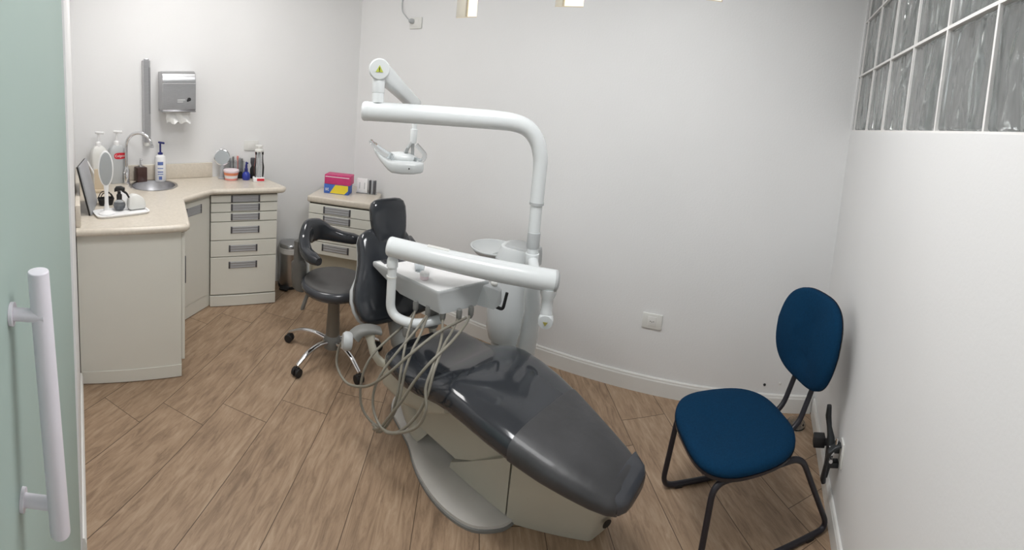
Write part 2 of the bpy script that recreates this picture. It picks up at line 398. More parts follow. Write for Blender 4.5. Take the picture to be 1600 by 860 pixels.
# ceiling lights (outside the frame, light the room)
for i, ((x, y), sx, sy, e, c) in enumerate(LAMPS):
    t = thing('ceiling_light', ['square white ceiling light above the dental chair', 'square white ceiling light near the glass block window'][i], 'light', (x, y, CEIL))
    fr = MB()
    for sx_, sy_, ox, oy in ((sx+.06, .03, 0, sy/2+.015), (sx+.06, .03, 0, -sy/2-.015), (.03, sy, sx/2+.015, 0), (.03, sy, -sx/2-.015, 0)): fr.box((x+ox, y+oy, CEIL-.02), (sx_, sy_, .04))
    part(t, 'light_frame', fr, 'plastic'); part(t, 'diffuser', MB().box((x, y, CEIL-.02), (sx, sy, .02)), 'lamp')
# frosted glass door with its pull handle
HA, HB = V((-1.29, .119, 0)), V((-.42, -.075, 0)); dd = (HB-HA).normalized(); dn = V((-dd.y, dd.x, 0))
door = struct('door_1', slab(HA, HB, .012, 2.19, .010, 1), 'doorg')
def dpt(x, off, z): # point at distance off in front of the glass where the given x lies
    t = (x-HA.x)/dd.x; return HA+dd*t+dn*off+V((0, 0, z))
hb = part(door, 'door_handle', MB().cyl(dpt(-.602, .060, .947), dpt(-.612, .042, 1.347), .0155, bev=.002), 'doorh', 'white tubular pull bar')
for zz in (.985, 1.285):
    part(hb, 'standoff', MB().cyl(dpt(-.612+(zz-.9)*.02, .0005, zz), dpt(-.612+(zz-.9)*.02, .05, zz), .0095), 'doorh')
    part(hb, 'flange', MB().cyl(dpt(-.612+(zz-.9)*.02, .0003, zz), dpt(-.612+(zz-.9)*.02, .006, zz), .0165), 'doorh')
# ------------------------------------------------------------------ fitted cabinets and worktop
def p2(v): return (v[0], v[1])
A_, B_, C_, D_, E_ = V((-2.245, .243, 0)), V((-2.165, .795, 0)), V((-2.68, .955, 0)), V((-2.845, 1.262, 0)), V((-2.69, 1.735, 0))
CT = .84
def panel(mb, p, q, z0, z1, t=.018, out=0.0, a=0, b=None):
    """upright panel standing on the line p>q (room side to the right), from distance a to b along it"""
    d = (q-p).normalized(); n = V((d.y, -d.x, 0)); L = (q-p).length; b = L if b is None else b
    s, e = p+d*a+n*out, p+d*b+n*out
    mb.prism([p2(s), p2(e), p2(e-n*t), p2(s-n*t)], z0, z1, bev=.0015, seg=1); return mb
def grip(parent, p, q, at, w, z, h=.052, name='handle'):
    """recessed grey pull: tray, two dark ends, two bright ribs"""
    d = (q-p).normalized(); n = V((d.y, -d.x, 0)); m = frame(p+d*at+V((0, 0, z)), d)
    g = MB(m); s_ = -1 if (m.to_3x3() @ V((0, 1, 0))).dot(n) < 0 else 1
    g.box((0, s_*.0012, 0), (w, .003, h))
    for zz in (.38, .02, -.36): g.box((0, s_*.003, zz*h), (w*.94, .005, h*.10), bev=.001)
    hd = part(parent, name, g, 'handle', 'grey ribbed recessed pull')
    for x in (-1, 1): part(hd, 'handle_end', MB(m).box((x*w/2, s_*.002, 0), (w*.06, .006, h*1.04), bev=.001), 'handledark')
    return hd
# end cabinet on the entry wall
t = thing('base_cabinet', 'cream base cabinet with blank end panel nearest the glass door', 'cabinet', (-2.5, .6, 0))
wl = V((-2.76, .318, 0))
inner = [(-2.27, .285), (-2.195, .775), (-2.66, .92), (-2.74, .34)]
part(t, 'body', MB().prism([p2(A_), p2(B_), p2(C_), p2(wl)], .004, CT-.001, hole=inner), 'cabinet')
d1 = MB(); panel(d1, C_+V((.01, 0, 0)), B_, .10, CT-.02, out=.019, a=.03, b=(B_-C_).length-.012)
d1o = None
# the door on its far side faces the drawers: panel normal must point to +Y
dC = (C_-B_).normalized(); nC = V((dC.y, -dC.x, 0))
d1 = MB(); panel(d1, B_, C_, .10, CT-.02, out=.019, a=.006, b=(C_-B_).length-.06)
d1o = part(t, 'door', d1, 'cabinet')
m = frame(B_+dC*.045+nC*.019+V((0, 0, .60)), dC)
part(d1o, 'handle', MB(m).box((0, 0.0, 0), (.02, .016, .15), bev=.003), 'handledark', 'dark upright pull')
nA = V(((B_-A_).y, -(B_-A_).x, 0)).normalized()
part(t, 'plinth_line', panel(MB(), A_, B_, .004, .075, t=.004, out=.004, a=.01), 'cabinet')
# sink cabinet across the corner
t = thing('sink_cabinet', 'cream corner cabinet under the round sink with one slanted door', 'cabinet', (-3.0, .9, 0))
body = [p2(wl+V((-.006, 0, 0))), p2(C_+V((-.004, .0, 0))), p2(D_), (-3.19, 1.30), (-3.335, .395)]
hole = [(-2.80, .36), (-2.735, .93), (-2.88, 1.22), (-3.165, 1.265), (-3.30, .42)]
part(t, 'body', MB().prism(body, .004, CT-.001, hole=hole), 'cabinet')
pd = MB(); panel(pd, C_, D_, .10, CT-.025, out=.004, a=.015, b=(D_-C_).length-.012)
do = part(t, 'door', pd, 'cabinet'); n_ = V(((D_-C_).y, -(D_-C_).x, 0)).normalized()
grip(do, C_+n_*.004, D_+n_*.004, .165, .155, .752, .06)
part(t, 'plinth', panel(MB(), C_, D_, .004, .09, t=.01, out=-.0), 'cabinet')
# drawer unit
t = thing('drawer_cabinet', 'cream drawer cabinet of six drawers at the end of the worktop', 'cabinet', (-2.9, 1.5, 0))
body = [p2(D_+V((-.002, .004, 0))), p2(E_), (-3.04, 1.775), (-3.175, 1.445), (-3.18, 1.304)]
part(t, 'body', MB().prism(body, .004, CT-.001), 'cabinet')
fr = [(.775, .826), (.706, .769), (.637, .700), (.500, .631), (.377, .494), (.092, .371)]
n_ = V(((E_-D_).y, -(E_-D_).x, 0)).normalized(); LD = (E_-D_).length
bk = MB(); panel(bk, D_, E_, .085, .83, t=.004, out=.003, a=.004, b=LD-.004); part(t, 'gap_shade', bk, 'gap', 'dark sheet painted as shade between the drawer fronts')  # dark backing sheet, shade between the fronts put into its colour
for i, (z0, z1) in enumerate(fr):
    q = MB(); panel(q, D_, E_, z0, z1, out=.021, a=.006, b=LD-.004)
    dr = part(t, 'drawer', q, 'cabinet')
    grip(dr, D_+n_*.021, E_+n_*.021, LD*.515-(.012 if i > 3 else 0), .20, (z0+z1)/2 if i < 3 else z1-.058, .048)
q = MB(); panel(q, D_, E_, .004, .082, t=.03, out=.024, a=.004, b=LD-.002); part(t, 'plinth', q, 'cabinet')
# worktop with a round hole for the sink
SX, SY, SR = -3.055, .905, .168
nB = V((dC.y, -dC.x, 0))
top = [(-2.213, .238), (-2.128, .812), (-2.652, .972), (-2.800, 1.250), (-2.640, 1.745), (-2.672, 1.772), (-3.04, 1.795), (-3.185, 1.44), (-3.338, .385)]
hole = [(SX+SR*math.cos(k*math.pi/20), SY+SR*math.sin(k*math.pi/20)) for k in range(40)]
t = thing('worktop', 'beige stone worktop running round the sink corner over the cream cabinets', 'worktop', (-2.8, .9, CT))
part(t, 'slab', MB().prism(top, CT, CT+.04, hole=hole), 'stone', sharp=30)
nose = fillet([V((x, y, CT+.02)) for x, y in top[0:6]], .03, 4)
part(t, 'edge_nosing', MB().tube(nose, .0205, 10), 'stone')
sp = MB()
dW = (WB-WL).normalized(); nW = V((dW.y, -dW.x, 0))
s0 = WL+dW*.02+nW*.001; s1 = WB-dW*.01+nW*.001
sp.prism([p2(s0), p2(s1), p2(s1+nW*.022), p2(s0+nW*.022)], CT+.0405, CT+.155, bev=.005); part(t, 'splashback', sp, 'stone'); sp = MB()
l0 = WL+dL*.03+nL*.001; l1 = WL+dL*1.13+nL*.001
sp.prism([p2(l0), p2(l1), p2(l1+nL*.028), p2(l0+nL*.028)], CT+.0405, CT+.155, bev=.005)
part(t, 'splashback', sp, 'stone')
ZC = CT+.0402
# sink bowl and tap
t = thing('sink', 'round stainless steel sink let into the beige worktop', 'sink', (SX, SY, ZC))
part(t, 'rim', MB().lathe([(SR-.012, -.01), (SR-.010, .001), (SR+.004, .004), (SR+.012, .0012), (SR+.011, .0003), (SR-.004, .0003), (SR-.006, -.01)], (SX, SY, ZC), seg=48, cap=False), 'steel')
part(t, 'bowl', MB().lathe([(SR-.0115, -.001), (SR-.018, -.05), (SR-.035, -.085), (SR-.07, -.10), (.02, -.105), (.02, -.103), (SR-.072, -.097), (SR-.038, -.082), (SR-.021, -.05), (SR-.0145, -.001)], (SX, SY, ZC), seg=48, cap=False), 'darksteel')
part(t, 'drain', MB().cyl((SX, SY, ZC-.106), (SX, SY, ZC-.100), .024), 'chrome')
fb = V((-3.165, .730, ZC))
t = thing('tap', 'chrome gooseneck tap behind the round sink', 'tap', fb)
part(t, 'base', MB().lathe([(.026, 0), (.026, .012), (.021, .016), (.021, .105), (.016, .115), (.0125, .13)], fb), 'chrome')
dv = V((.62, .74, 0)).normalized()
pts = [fb+V((0, 0, .12)), fb+V((0, 0, .26))]
R_ = .105
for k in range(0, 13):
    a = math.pi*(k/12)*.86; pts.append(fb+V((0, 0, .27))+dv*(R_-R_*math.cos(a))+V((0, 0, R_*1.02*math.sin(a))))
pts.append(pts[-1]+V((0, 0, -.02))+dv*.006)
part(t, 'spout', MB().tube(pts, .0125, 14), 'chrome')
part(t, 'spout_tip', MB().cyl(pts[-1], pts[-1]-V((0, 0, .02)), .0145), 'chrome')
part(t, 'lever', MB().tube([fb+V((.015, -.01, .07)), fb+V((.05, -.022, .085)), fb+V((.085, -.035, .10))], [.008, .006, .005]), 'chrome')
# corner drawer cabinet standing across the far corner
FL, FR = V((-2.625, 1.985, 0)), V((-2.20, 2.236, 0)); BR, BK, BL = V((-2.395, 2.508, 0)), V((-2.728, 2.508, 0)), V((-2.812, 2.285, 0))
t = thing('corner_cabinet', 'cream drawer cabinet standing diagonally in the far corner, open shadowed base', 'cabinet', (-2.5, 2.25, 0))
d2 = (FR-FL).normalized(); n2 = V((d2.y, -d2.x, 0)); L2 = (FR-FL).length
part(t, 'body', MB().prism([p2(FL), p2(FR), p2(BR), p2(BK), p2(BL)], .36, .752), 'cabinet')
part(t, 'side_panel', MB().prism([p2(FL), p2(FL+d2*.02), p2(BL+V((.02, .0, 0))), p2(BL)], .002, .36), 'cabinet')
part(t, 'side_panel', MB().prism([p2(FR-d2*.02), p2(FR), p2(BR), p2(BR-V((.02, 0, 0)))], .002, .36), 'cabinet')
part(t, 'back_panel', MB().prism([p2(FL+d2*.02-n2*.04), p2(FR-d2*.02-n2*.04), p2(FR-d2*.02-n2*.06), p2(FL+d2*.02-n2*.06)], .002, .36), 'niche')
tp = [FL+n2*.02-d2*.015, FR+n2*.02+d2*.01, BR+V((.01, .004, 0)), BK+V((.0, .004, 0)), BL+V((-.006, -.01, 0))]
part(t, 'top', MB().prism([p2(q) for q in tp], .753, .80, bev=.012, seg=3), 'stone')
bk = MB(); panel(bk, FL, FR, .37, .75, t=.004, out=.003, a=.004, b=L2-.004); part(t, 'gap_shade', bk, 'gap', 'dark sheet painted as shade between the drawer fronts')  # same dark sheet, painted shade behind these fronts
for z0, z1, hz in ((.676, .742, .709), (.606, .671, .64), (.466, .601, .545), (.368, .461, .425)):
    q = MB(); panel(q, FL, FR, z0, z1, out=.021, a=.004, b=L2-.004); dr = part(t, 'drawer', q, 'cabinet')
    grip(dr, FL+n2*.021, FR+n2*.021, L2*.46, .20, hz, .05)
# ------------------------------------------------------------------ dental chair
AX = V((1, -.25, 0)).normalized(); AL = V((.25, 1, 0)).normalized(); UP = V((0, 0, 1))
t = thing('dental_chair', 'charcoal upholstered dental chair with ivory covers, fully in view at the centre', 'dental chair', (-.9, 1.5, 0))
plate_xy = [(-1.36, 1.60), (-1.24, 1.535), (-1.15, 1.49), (-1.07, 1.43), (-.99, 1.385), (-.90, 1.352), (-.80, 1.338), (-.71, 1.35), (-.635, 1.40), (-.60, 1.45), (-.58, 1.55), (-.56, 1.72), (-.66, 1.83), (-.9, 1.87), (-1.2, 1.88), (-1.36, 1.82), (-1.41, 1.70)]
ps = [p2(q) for q in catmull([(x, y, 0) for x, y in plate_xy], 4, closed=True)]
part(t, 'base_plate', MB().prism(ps, .001, .022), 'plate')
part(t, 'base_plate_edge', MB().prism([(x, y) for x, y in [p2(q) for q in catmull([(x*1.0+(x+1.0)*.012, y+(y-1.6)*.03, 0) for x, y in plate_xy], 4, closed=True)]], .0005, .010), 'greyd')
# foot end cover: box with a wedge running down to the plate
fc = MB()
fc.loft([fillet([V((x, y, z)) for x, y in q], .012, 3, closed=True) for z, q in ((.002, [(-.625, 1.452), (-.305, 1.535), (-.262, 1.61), (-.31, 1.70), (-.60, 1.72)]), (.13, [(-.622, 1.447), (-.285, 1.497), (-.222, 1.565), (-.29, 1.67), (-.60, 1.71)]), (.285, [(-.615, 1.44), (-.262, 1.435), (-.195, 1.475), (-.26, 1.60), (-.60, 1.69)]), (.292, [(-.605, 1.45), (-.272, 1.45), (-.21, 1.485), (-.265, 1.59), (-.595, 1.68)]))])
part(t, 'foot_cover', fc, 'cover', sharp=30)
wd = MB(); w0, w1_ = 1.452, 1.70
wd.loft([[V((-.93, 1.505, .024)), V((-.628, 1.455, .024)), V((-.628, 1.46, .262)), V((-.93, 1.51, .045))],
         [V((-.93, 1.74, .024)), V((-.628, 1.74, .024)), V((-.628, 1.74, .262)), V((-.93, 1.74, .045))]])
part(t, 'wedge_cover', wd, 'cover')
part(t, 'cable_hole', MB().lathe([(.0, .0), (.016, .001), (.019, .004), (.016, .004)], (-.249, 1.528, .105), (.74, -.66, -.15), 18), 'rubber')
# lift arm and seat pan
la = MB()
side = [(-1.13, .115), (-.90, .085), (-.66, .205), (-.64, .30), (-.95, .33), (-1.16, .33)]
la.loft([[V((x, y+(x+.9)*-.06, z)) for x, z in side] for y in (1.50, 1.70)])
part(t, 'lift_arm', la, 'cover')
sp = MB()
def yz(xc, yc, hw, zt, zb, e=5, N=40):
    c = V((xc, yc, (zt+zb)/2)); return sring(c, hw, (zt-zb)/2, AL, UP, e, N)
sp.loft([yz(-1.27, 1.635, .17, .40, .30), yz(-1.24, 1.63, .20, .405, .235), yz(-1.10, 1.60, .20, .405, .235), yz(-.95, 1.575, .195, .415, .285), yz(-.86, 1.56, .18, .43, .34)])
part(t, 'seat_pan', sp, 'cover')
part(t, 'rear_column', MB().tube(catmull([(-1.27, 1.62, .30), (-1.25, 1.61, .19), (-1.19, 1.60, .09), (-1.12, 1.60, .03)], 5), [.075]*6+[.07]*6+[.08]*4, 16), 'cover')
# seat and leg cushion
cu = [(-1.235, 1.628, .13, .425, .375), (-1.228, 1.626, .185, .452, .357), (-1.205, 1.62, .215, .466, .352), (-1.15, 1.612, .232, .466, .350), (-1.05, 1.595, .240, .462, .352), (-.97, 1.580, .240, .476, .364), (-.91, 1.568, .240, .505, .380), (-.85, 1.558, .240, .528, .392), (-.79, 1.545, .238, .537, .398), (-.70, 1.525, .234, .530, .398),
      (-.60, 1.502, .225, .512, .390), (-.50, 1.478, .207, .490, .378), (-.40, 1.453, .182, .466, .364), (-.31, 1.432, .155, .444, .352), (-.24, 1.416, .133, .424, .343), (-.19, 1.404, .112, .406, .338), (-.165, 1.398, .092, .392, .336), (-.152, 1.395, .055, .375, .340)]
cq = MB(); rings = []
for x, y, hw, zt, zb in cu:
    r = sring((x, y, (zt+zb)/2), hw, (zt-zb)/2, AL, UP, 3.6, 56)
    # soft crown: edges of the top drop a little
    rings.append([q-UP*(.018*max(0, abs((q-V((x, y, 0))).dot(AL))/hw-.45)**1.5 if q.z > (zt+zb)/2 else 0) for q in r])
cq.loft(rings)
cush = part(t, 'seat_cushion', cq, 'vinyl', sharp=60)
# foot end flap and seam piping round the lower edge
fm = MB(); fr2 = []
for x, y, hw, zt, zb in [(-.515, 1.4816, .2098, .4935, .3798)]+cu[11:17]:
    r = sring((x, y, (zt+zb)/2), hw+.0022, (zt-zb)/2+.0022, AL, UP, 3.6, 56)
    fr2.append([q-UP*(.018*max(0, abs((q-V((x, y, 0))).dot(AL))/hw-.45)**1.5 if q.z > (zt+zb)/2 else 0) for q in r])
fm.loft(fr2); part(cush, 'plastic_cover', fm, 'film', 'clouded grey plastic sleeve over the foot half', sharp=60)
fl = MB(); fr_ = []
for x, y, hw, zt, zb in [(-.205, 1.408, .12, .412, .338), (-.160, 1.397, .098, .392, .334), (-.146, 1.394, .074, .382, .337), (-.141, 1.393, .05, .37, .342)]: fr_.append(sring((x, y, (zt+zb)/2), hw+.003, (zt-zb)/2+.002, AL, UP, 3.6, 40))
part(cush, 'foot_flap', MB().loft([[q+AL*.016 for q in r] for r in fr_]), 'vinyldark', 'loose dark flap at the foot end')
# backrest
bc0, bc1 = V((-1.395, 1.655, .47)), V((-1.615, 1.712, .870)); bd = (bc1-bc0); bn = bd.normalized().cross(AL).normalized()
if bn.x < 0: bn = -bn
bk = [(-.02, .12, .022), (.0, .19, .038), (.06, .218, .046), (.16, .236, .05), (.27, .240, .052), (.38, .228, .05), (.50, .200, .048), (.62, .178, .046), (.74, .165, .044), (.86, .158, .042), (.94, .140, .038), (.985, .105, .03), (1.0, .06, .018)]
bm = MB(); bm.loft([sring(bc0+bd*s, hw, th, AL, bn, 3.2, 48) for s, hw, th in bk])
back = part(t, 'backrest', bm, 'vinyl', sharp=60)
sh = MB(); sh.loft([sring(bc0+bd*s-bn*.038, hw+(.0025 if s < .4 else -.012), th*.55, AL, bn, 3, 48) for s, hw, th in bk[1:]])
part(t, 'backrest_shell', sh, 'grey', 'pale rear shell edging the backrest')
part(t, 'back_hinge', MB().tube([(-1.42, 1.66, .46), (-1.36, 1.645, .37), (-1.26, 1.63, .33)], [.05, .06, .07], 16), 'greyd')
# headrest
hc = V((-1.585, 1.735, .925)); hu = V((-.25, .06, 1)).normalized(); hn = hu.cross(AL).normalized(); hn = hn if hn.x > 0 else -hn
hr = [(-.145, .06, .012), (-.138, .078, .024), (-.11, .092, .031), (-.05, .104, .034), (0, .110, .034), (.055, .110, .034), (.085, .100, .03), (.1, .080, .022), (.106, .05, .012)]
part(t, 'headrest', MB().loft([sring(hc+hu*s, hw, th, AL, hn, 3.4, 40) for s, hw, th in hr]), 'vinyl', sharp=60)
part(t, 'headrest_bar', MB().tube([hc-hu*.05-hn*.03, hc-hu*.14-hn*.045, bc0+bd*.7-bn*.02], .014, 10), 'chrome')
# left arm rest with the round knob, its bracket, and the far arm rest
ar = MB(); arp = catmull([(-1.42, 1.365, .462), (-1.41, 1.385, .482), (-1.395, 1.41, .492), (-1.375, 1.445, .490), (-1.355, 1.475, .480)], 6)
rings = []
for i, q in enumerate(arp):
    s = i/(len(arp)-1); dv = (arp[min(i+1, len(arp)-1)]-arp[max(i-1, 0)]).normalized(); u = dv.cross(UP).normalized()
    rings.append(sring(q, .036-.004*s, .026-.015*s, u, u.cross(dv), 3, 20))
arm = part(t, 'arm_rest', ar.loft(rings), 'greyd', 'grey plastic arm rest')
part(arm, 'knob', MB().lathe([(0, 0), (.036, 0), (.042, .012), (.042, .03), (.034, .042), (0, .044)], (-1.415, 1.345, .447), (-.55, -.78, .1), 24), 'grey')
part(t, 'arm_bracket', MB().loft([sring(q, a, b, V((.9, .4, 0)).normalized(), V((-.4, .9, 0)).normalized(), 4, 16) for q, a, b in [(V((-1.385, 1.425, .482)), .03, .014), (V((-1.36, 1.42, .44)), .018, .012), (V((-1.335, 1.42, .395)), .022, .012), (V((-1.295, 1.45, .345)), .035, .014), (V((-1.26, 1.50, .32)), .035, .014)]]), 'cover')
part(t, 'far_arm_rest', MB().loft([sring(q, a, b, AL, UP, 3, 20) for q, a, b in [(V((-1.66, 1.925, .74)), .01, .01), (V((-1.64, 1.922, .75)), .026, .022), (V((-1.585, 1.912, .765)), .032, .028), (V((-1.53, 1.905, .735)), .03, .026), (V((-1.485, 1.90, .68)), .024, .02), (V((-1.475, 1.897, .665)), .01, .01)]]), 'vinyl', sharp=60)
part(t, 'far_arm_bracket', MB().tube(catmull([(-1.50, 1.90, .69), (-1.45, 1.90, .58), (-1.33, 1.84, .42), (-1.24, 1.76, .36)], 5), .02, 12), 'cover')

# ------------------------------------------------------------------ dental unit: column, arms, spittoon
t = thing('dental_unit', 'white dental unit column with tall bent pipe arm beside the far wall', 'dental unit', (-.93, 2.03, 0))
body = MB()
bs = [(.325, .085, .085), (.335, .105, .10), (.40, .122, .118), (.50, .128, .122), (.62, .124, .118), (.74, .112, .108), (.82, .10, .098), (.845, .09, .088)]
body.loft([sring((-.985+(.0 if z < .8 else .012), 2.10, z), a, b, V((1, 0, 0)), V((0, 1, 0)), 2.8, 40) for z, a, b in bs])
bo = part(t, 'body', body, 'white')
part(bo, 'body_seam', MB().loft([sring((-.982, 2.10, z), a, a*.96, V((1, 0, 0)), V((0, 1, 0)), 2.8, 40) for z, a in ((.776, .110), (.782, .1085))]), 'grey')
hd = MB(); hd.loft([sring((x, 2.10, z), a, b, V((1, 0, 0)), V((0, 1, 0)), 4, 32) for x, z, a, b in [(-.955, .76, .10, .085), (-.955, .818, .10, .08), (-.95, .845, .094, .07), (-.948, .856, .085, .06), (-.948, .859, .06, .04)]])
part(t, 'head_cover', hd, 'grey')
bcx = V((-1.150, 2.14, .735))
bw = part(t, 'spittoon_bowl', MB().lathe([(.02, 0), (.06, .004), (.105, .022), (.126, .045), (.132, .050), (.132, .056), (.122, .055), (.098, .030), (.05, .014), (.0, .010)], bcx, seg=40), 'white')
part(t, 'bowl_neck', MB().tube([bcx+V((0, 0, .01)), bcx+V((.03, -.01, -.03)), V((-1.04, 2.11, .72))], .03, 14), 'grey')
part(bo, 'nozzle_slot', MB().loft([sring((-.868+.004*math.sin(z*20), 2.035, z), .006, .012, V((.8, -.6, 0)), V((.6, .8, 0)), 3, 14) for z in (.47, .50, .53, .56)]), 'rubber')
# column: tapered foot, pole, bend, upper arm
cf = MB(); cf.loft([sring(q, a, b, V((.8, .6, 0)), V((-.6, .8, 0)), 3, 24) for q, a, b in [(V((-.865, 1.98, .002)), .085, .07), (V((-.86, 1.98, .06)), .075, .06), (V((-.835, 1.955, .30)), .052, .045), (V((-.80, 1.925, .48)), .046, .038), (V((-.786, 1.91, .62)), .040, .034), (V((-.795, 1.902, .74)), .036, .032), (V((-.806, 1.90, .82)), .033, .03)]])
part(t, 'column_foot', cf, 'white', sharp=60)
part(t, 'body_support', MB().prism([(-1.06, 2.03), (-.83, 1.93), (-.80, 2.0), (-.93, 2.17), (-1.04, 2.17)], .285, .324, bev=.01), 'white')
part(t, 'foot_shoe', MB().prism([p2(q) for q in catmull([(-1.0, 1.93, 0), (-.80, 1.90, 0), (-.76, 2.02, 0), (-.84, 2.13, 0), (-1.0, 2.12, 0)], 4, closed=True)], .001, .02), 'plate')
pz = [(-.808, 1.90, .80), (-.812, 1.90, 1.0), (-.813, 1.90, 1.14)]
po = part(t, 'pole', MB().tube(pz, .0285, 20), 'white')
part(po, 'pole_collar', MB().cyl((-.811, 1.90, .925), (-.811, 1.90, 1.0), .031, bev=.002), 'grey'); part(po, 'pole_ring', MB().cyl((-.813, 1.9, 1.13), (-.813, 1.9, 1.142), .0345), 'grey')
ua0, ua1 = V((-1.475, 1.40, 1.502)), V((-.95, 1.80, 1.505))
ctr = V((-.813, 1.90, 1.505))
pts = [V((-.813, 1.90, 1.142)), V((-.813, 1.90, 1.22)), V((-.813, 1.90, 1.30)), V((-.817, 1.897, 1.36)), V((-.835, 1.885, 1.425)), V((-.87, 1.86, 1.475)), V((-.92, 1.822, 1.498)), V((-.99, 1.769, 1.504)), V((-1.15, 1.647, 1.504)), ua0+(ua1-ua0).normalized()*.006]
pp = catmull(pts, 5); K = len(pp)
rr = [.0325+.011*min(1, max(0, (i-8)/28)) for i in range(K)]
ua = part(t, 'upper_arm', MB().tube(pp, rr, 24), 'white', sharp=60)
ad = (ua1-ua0).normalized()
part(ua, 'end_cap', MB().lathe([(.0, 0), (.034, .001), (.042, .007), (.0445, .014), (.0445, .03)], ua0-ad*.006, ad, 28), 'white')

# ------------------------------------------------------------------ operating lamp
t = thing('operating_lamp', 'white operating lamp hanging from the jointed arm above the dental chair', 'lamp', (-1.43, 1.44, 1.545))
vd = V((.715, -.69, -.05)).normalized()
part(t, 'swivel_post', MB().cyl((-1.423, 1.440, 1.541), (-1.428, 1.443, 1.59), .0265).cyl((-1.428, 1.443, 1.585), (-1.432, 1.446, 1.66), .0285, bev=.003), 'white')
ec = V((-1.432, 1.446, 1.69))
el = part(t, 'elbow', MB().lathe([(0, -.04), (.038, -.04), (.047, -.03), (.0485, 0), (.0475, .03), (.042, .038), (.0, .041)], ec, vd, 36), 'white', sharp=50)
sm = frame(ec+vd*.0412, V((.69, .715, 0)), vd)
tri = MB(sm); tri.prism([(-.017, -.012), (.017, -.012), (0, .018)], 0, .0012)
st = part(el, 'warning_sticker', tri, 'sign')
part(st, 'sticker_print', MB(sm).prism([(-.003, -.004), (.003, -.004), (.002, .009), (-.002, .009)], .001, .0018), 'signd')
part(st, 'sticker_dot', MB(sm).prism([(-.003, -.010), (.003, -.010), (.003, -.006), (-.003, -.006)], .001, .0018), 'signd')
ae = V((-1.50, 1.80, 1.53))
an = (ae-ec).normalized(); as_ = an.cross(UP).normalized(); au = as_.cross(an)
part(t, 'spring_arm', MB().loft([sring(ec+an*(s*(ae-ec).length)-vd*.004, a, b, as_, au, 3.2, 28) for s, a, b in [(0, .034, .046), (.12, .034, .044), (.5, .032, .038), (.9, .03, .034), (1.0, .03, .032), (1.06, .018, .02)]]), 'white', sharp=60)
ls = ae+V((0, 0, .0))
part(t, 'drop_stem', MB().cyl(ae+V((0, 0, -.02)), ae+V((.0, .0, -.125)), .0135).cyl(ae+V((0, 0, -.12)), ae+V((-.002, -.002, -.195)), .0185, bev=.002), 'white')
lx = V((.756, .655, 0)); ly = V((-.655, .756, 0))       # along the head, away from the viewer
hcn = V((-1.565, 1.80, 1.225))
part(t, 'yoke', MB().loft([sring(q, .017, .011, ly, lx, 4, 16) for q in [ae+V((-.004, -.004, -.185)), ae+V((-.02, -.018, -.22)), hcn+lx*.012+V((0, 0, .05)), hcn+lx*.004+V((0, 0, .015))]]).loft([sring(q, .016, .009, ly, lx, 4, 16) for q in [ae+V((-.002, -.002, -.19)), hcn+lx*.05+V((0, 0, .045)), hcn+lx*.06+V((0, 0, .01))]]), 'grey')
hs = [(-.158, .016, .006, .060), (-.150, .045, .012, .054), (-.118, .068, .021, .024), (-.078, .082, .030, -.008), (-.055, .086, .035, -.018), (0, .088, .037, -.020), (.06, .086, .036, -.018), (.096, .078, .033, -.014), (.108, .070, .029, -.012), (.111, .058, .021, -.011)]
head = part(t, 'lamp_head', MB().loft([sring(hcn+lx*s+UP*dz, a, b, ly, V((0, 0, 1)), 3.6, 32) for s, a, b, dz in hs]), 'white', sharp=60)
part(head, 'head_dome', MB().loft([sring(hcn+lx*s+UP*dz, a, b, ly, UP, 2.4, 24) for s, a, b, dz in [(-.08, .02, .01, .036), (-.06, .045, .022, .03), (-.02, .055, .03, .026), (.03, .055, .03, .024), (.06, .04, .02, .022), (.075, .02, .01, .022)]]), 'white', sharp=60)
part(head, 'sensor', MB().ball(tuple(hcn+lx*.035-ly*.087+UP*-.018), .004), 'rubber')
part(t, 'grip', MB().tube(catmull([hcn-lx*.055+UP*.03-ly*.045, hcn-lx*.10+UP*.052-ly*.055, hcn-lx*.15+UP*.085-ly*.055, hcn-lx*.18+UP*.112-ly*.05], 6), [.0175]*8+[.016]*6+[.012]*4+[.007], 14), 'clear', 'clear plastic grip')
part(t, 'grip', MB().tube(fillet([hcn+lx*.06+UP*.025-ly*.04, hcn+lx*.105+UP*.02-ly*.05, hcn+lx*.118+UP*.055-ly*.05, hcn+lx*.065+UP*.105-ly*.045], .02, 5), .012, 12), 'clear', 'clear plastic grip')

# ------------------------------------------------------------------ instrument delivery arm, tray and hoses
t = thing('instrument_unit', 'white swing arm holding the instrument tray and hoses over the dental chair', 'instrument unit', (-1.1, 1.6, .6))
a0, a1 = V((-1.325, 1.455, .908)), V((-.640, 1.825, .828)); ad = (a1-a0).normalized()
la = part(t, 'swing_arm', MB().tube([a0+ad*.012, a0+(a1-a0)*.33, a0+(a1-a0)*.66, a1-ad*.012], [.0445, .046, .048, .049], 32), 'white')
part(la, 'end_cap', MB().lathe([(0, 0), (.034, .0), (.041, .005), (.0447, .014), (.0447, .022)], a0, ad, 32), 'white')
part(la, 'end_cap', MB().lathe([(0, 0), (.038, .0), (.044, .004), (.0492, .010), (.0492, .02)], a1, -ad, 32), 'grey')
sq = frame(a0+(a1-a0)*.30+V((0, 0, .0445)), ad, V((-.0, 0, 1)))
part(la, 'arm_badge', MB(sq).box((0, 0, .001), (.10, .025, .004), bev=.0015), 'plastic')
part(t, 'pole_socket', MB().cyl((-.808, 1.90, .87), (-.74, 1.80, .835), .026).cyl((-.81, 1.90, .845), (-.81, 1.90, .90), .0335, bev=.004), 'white')
jx = V((-.672, 1.800, 0))
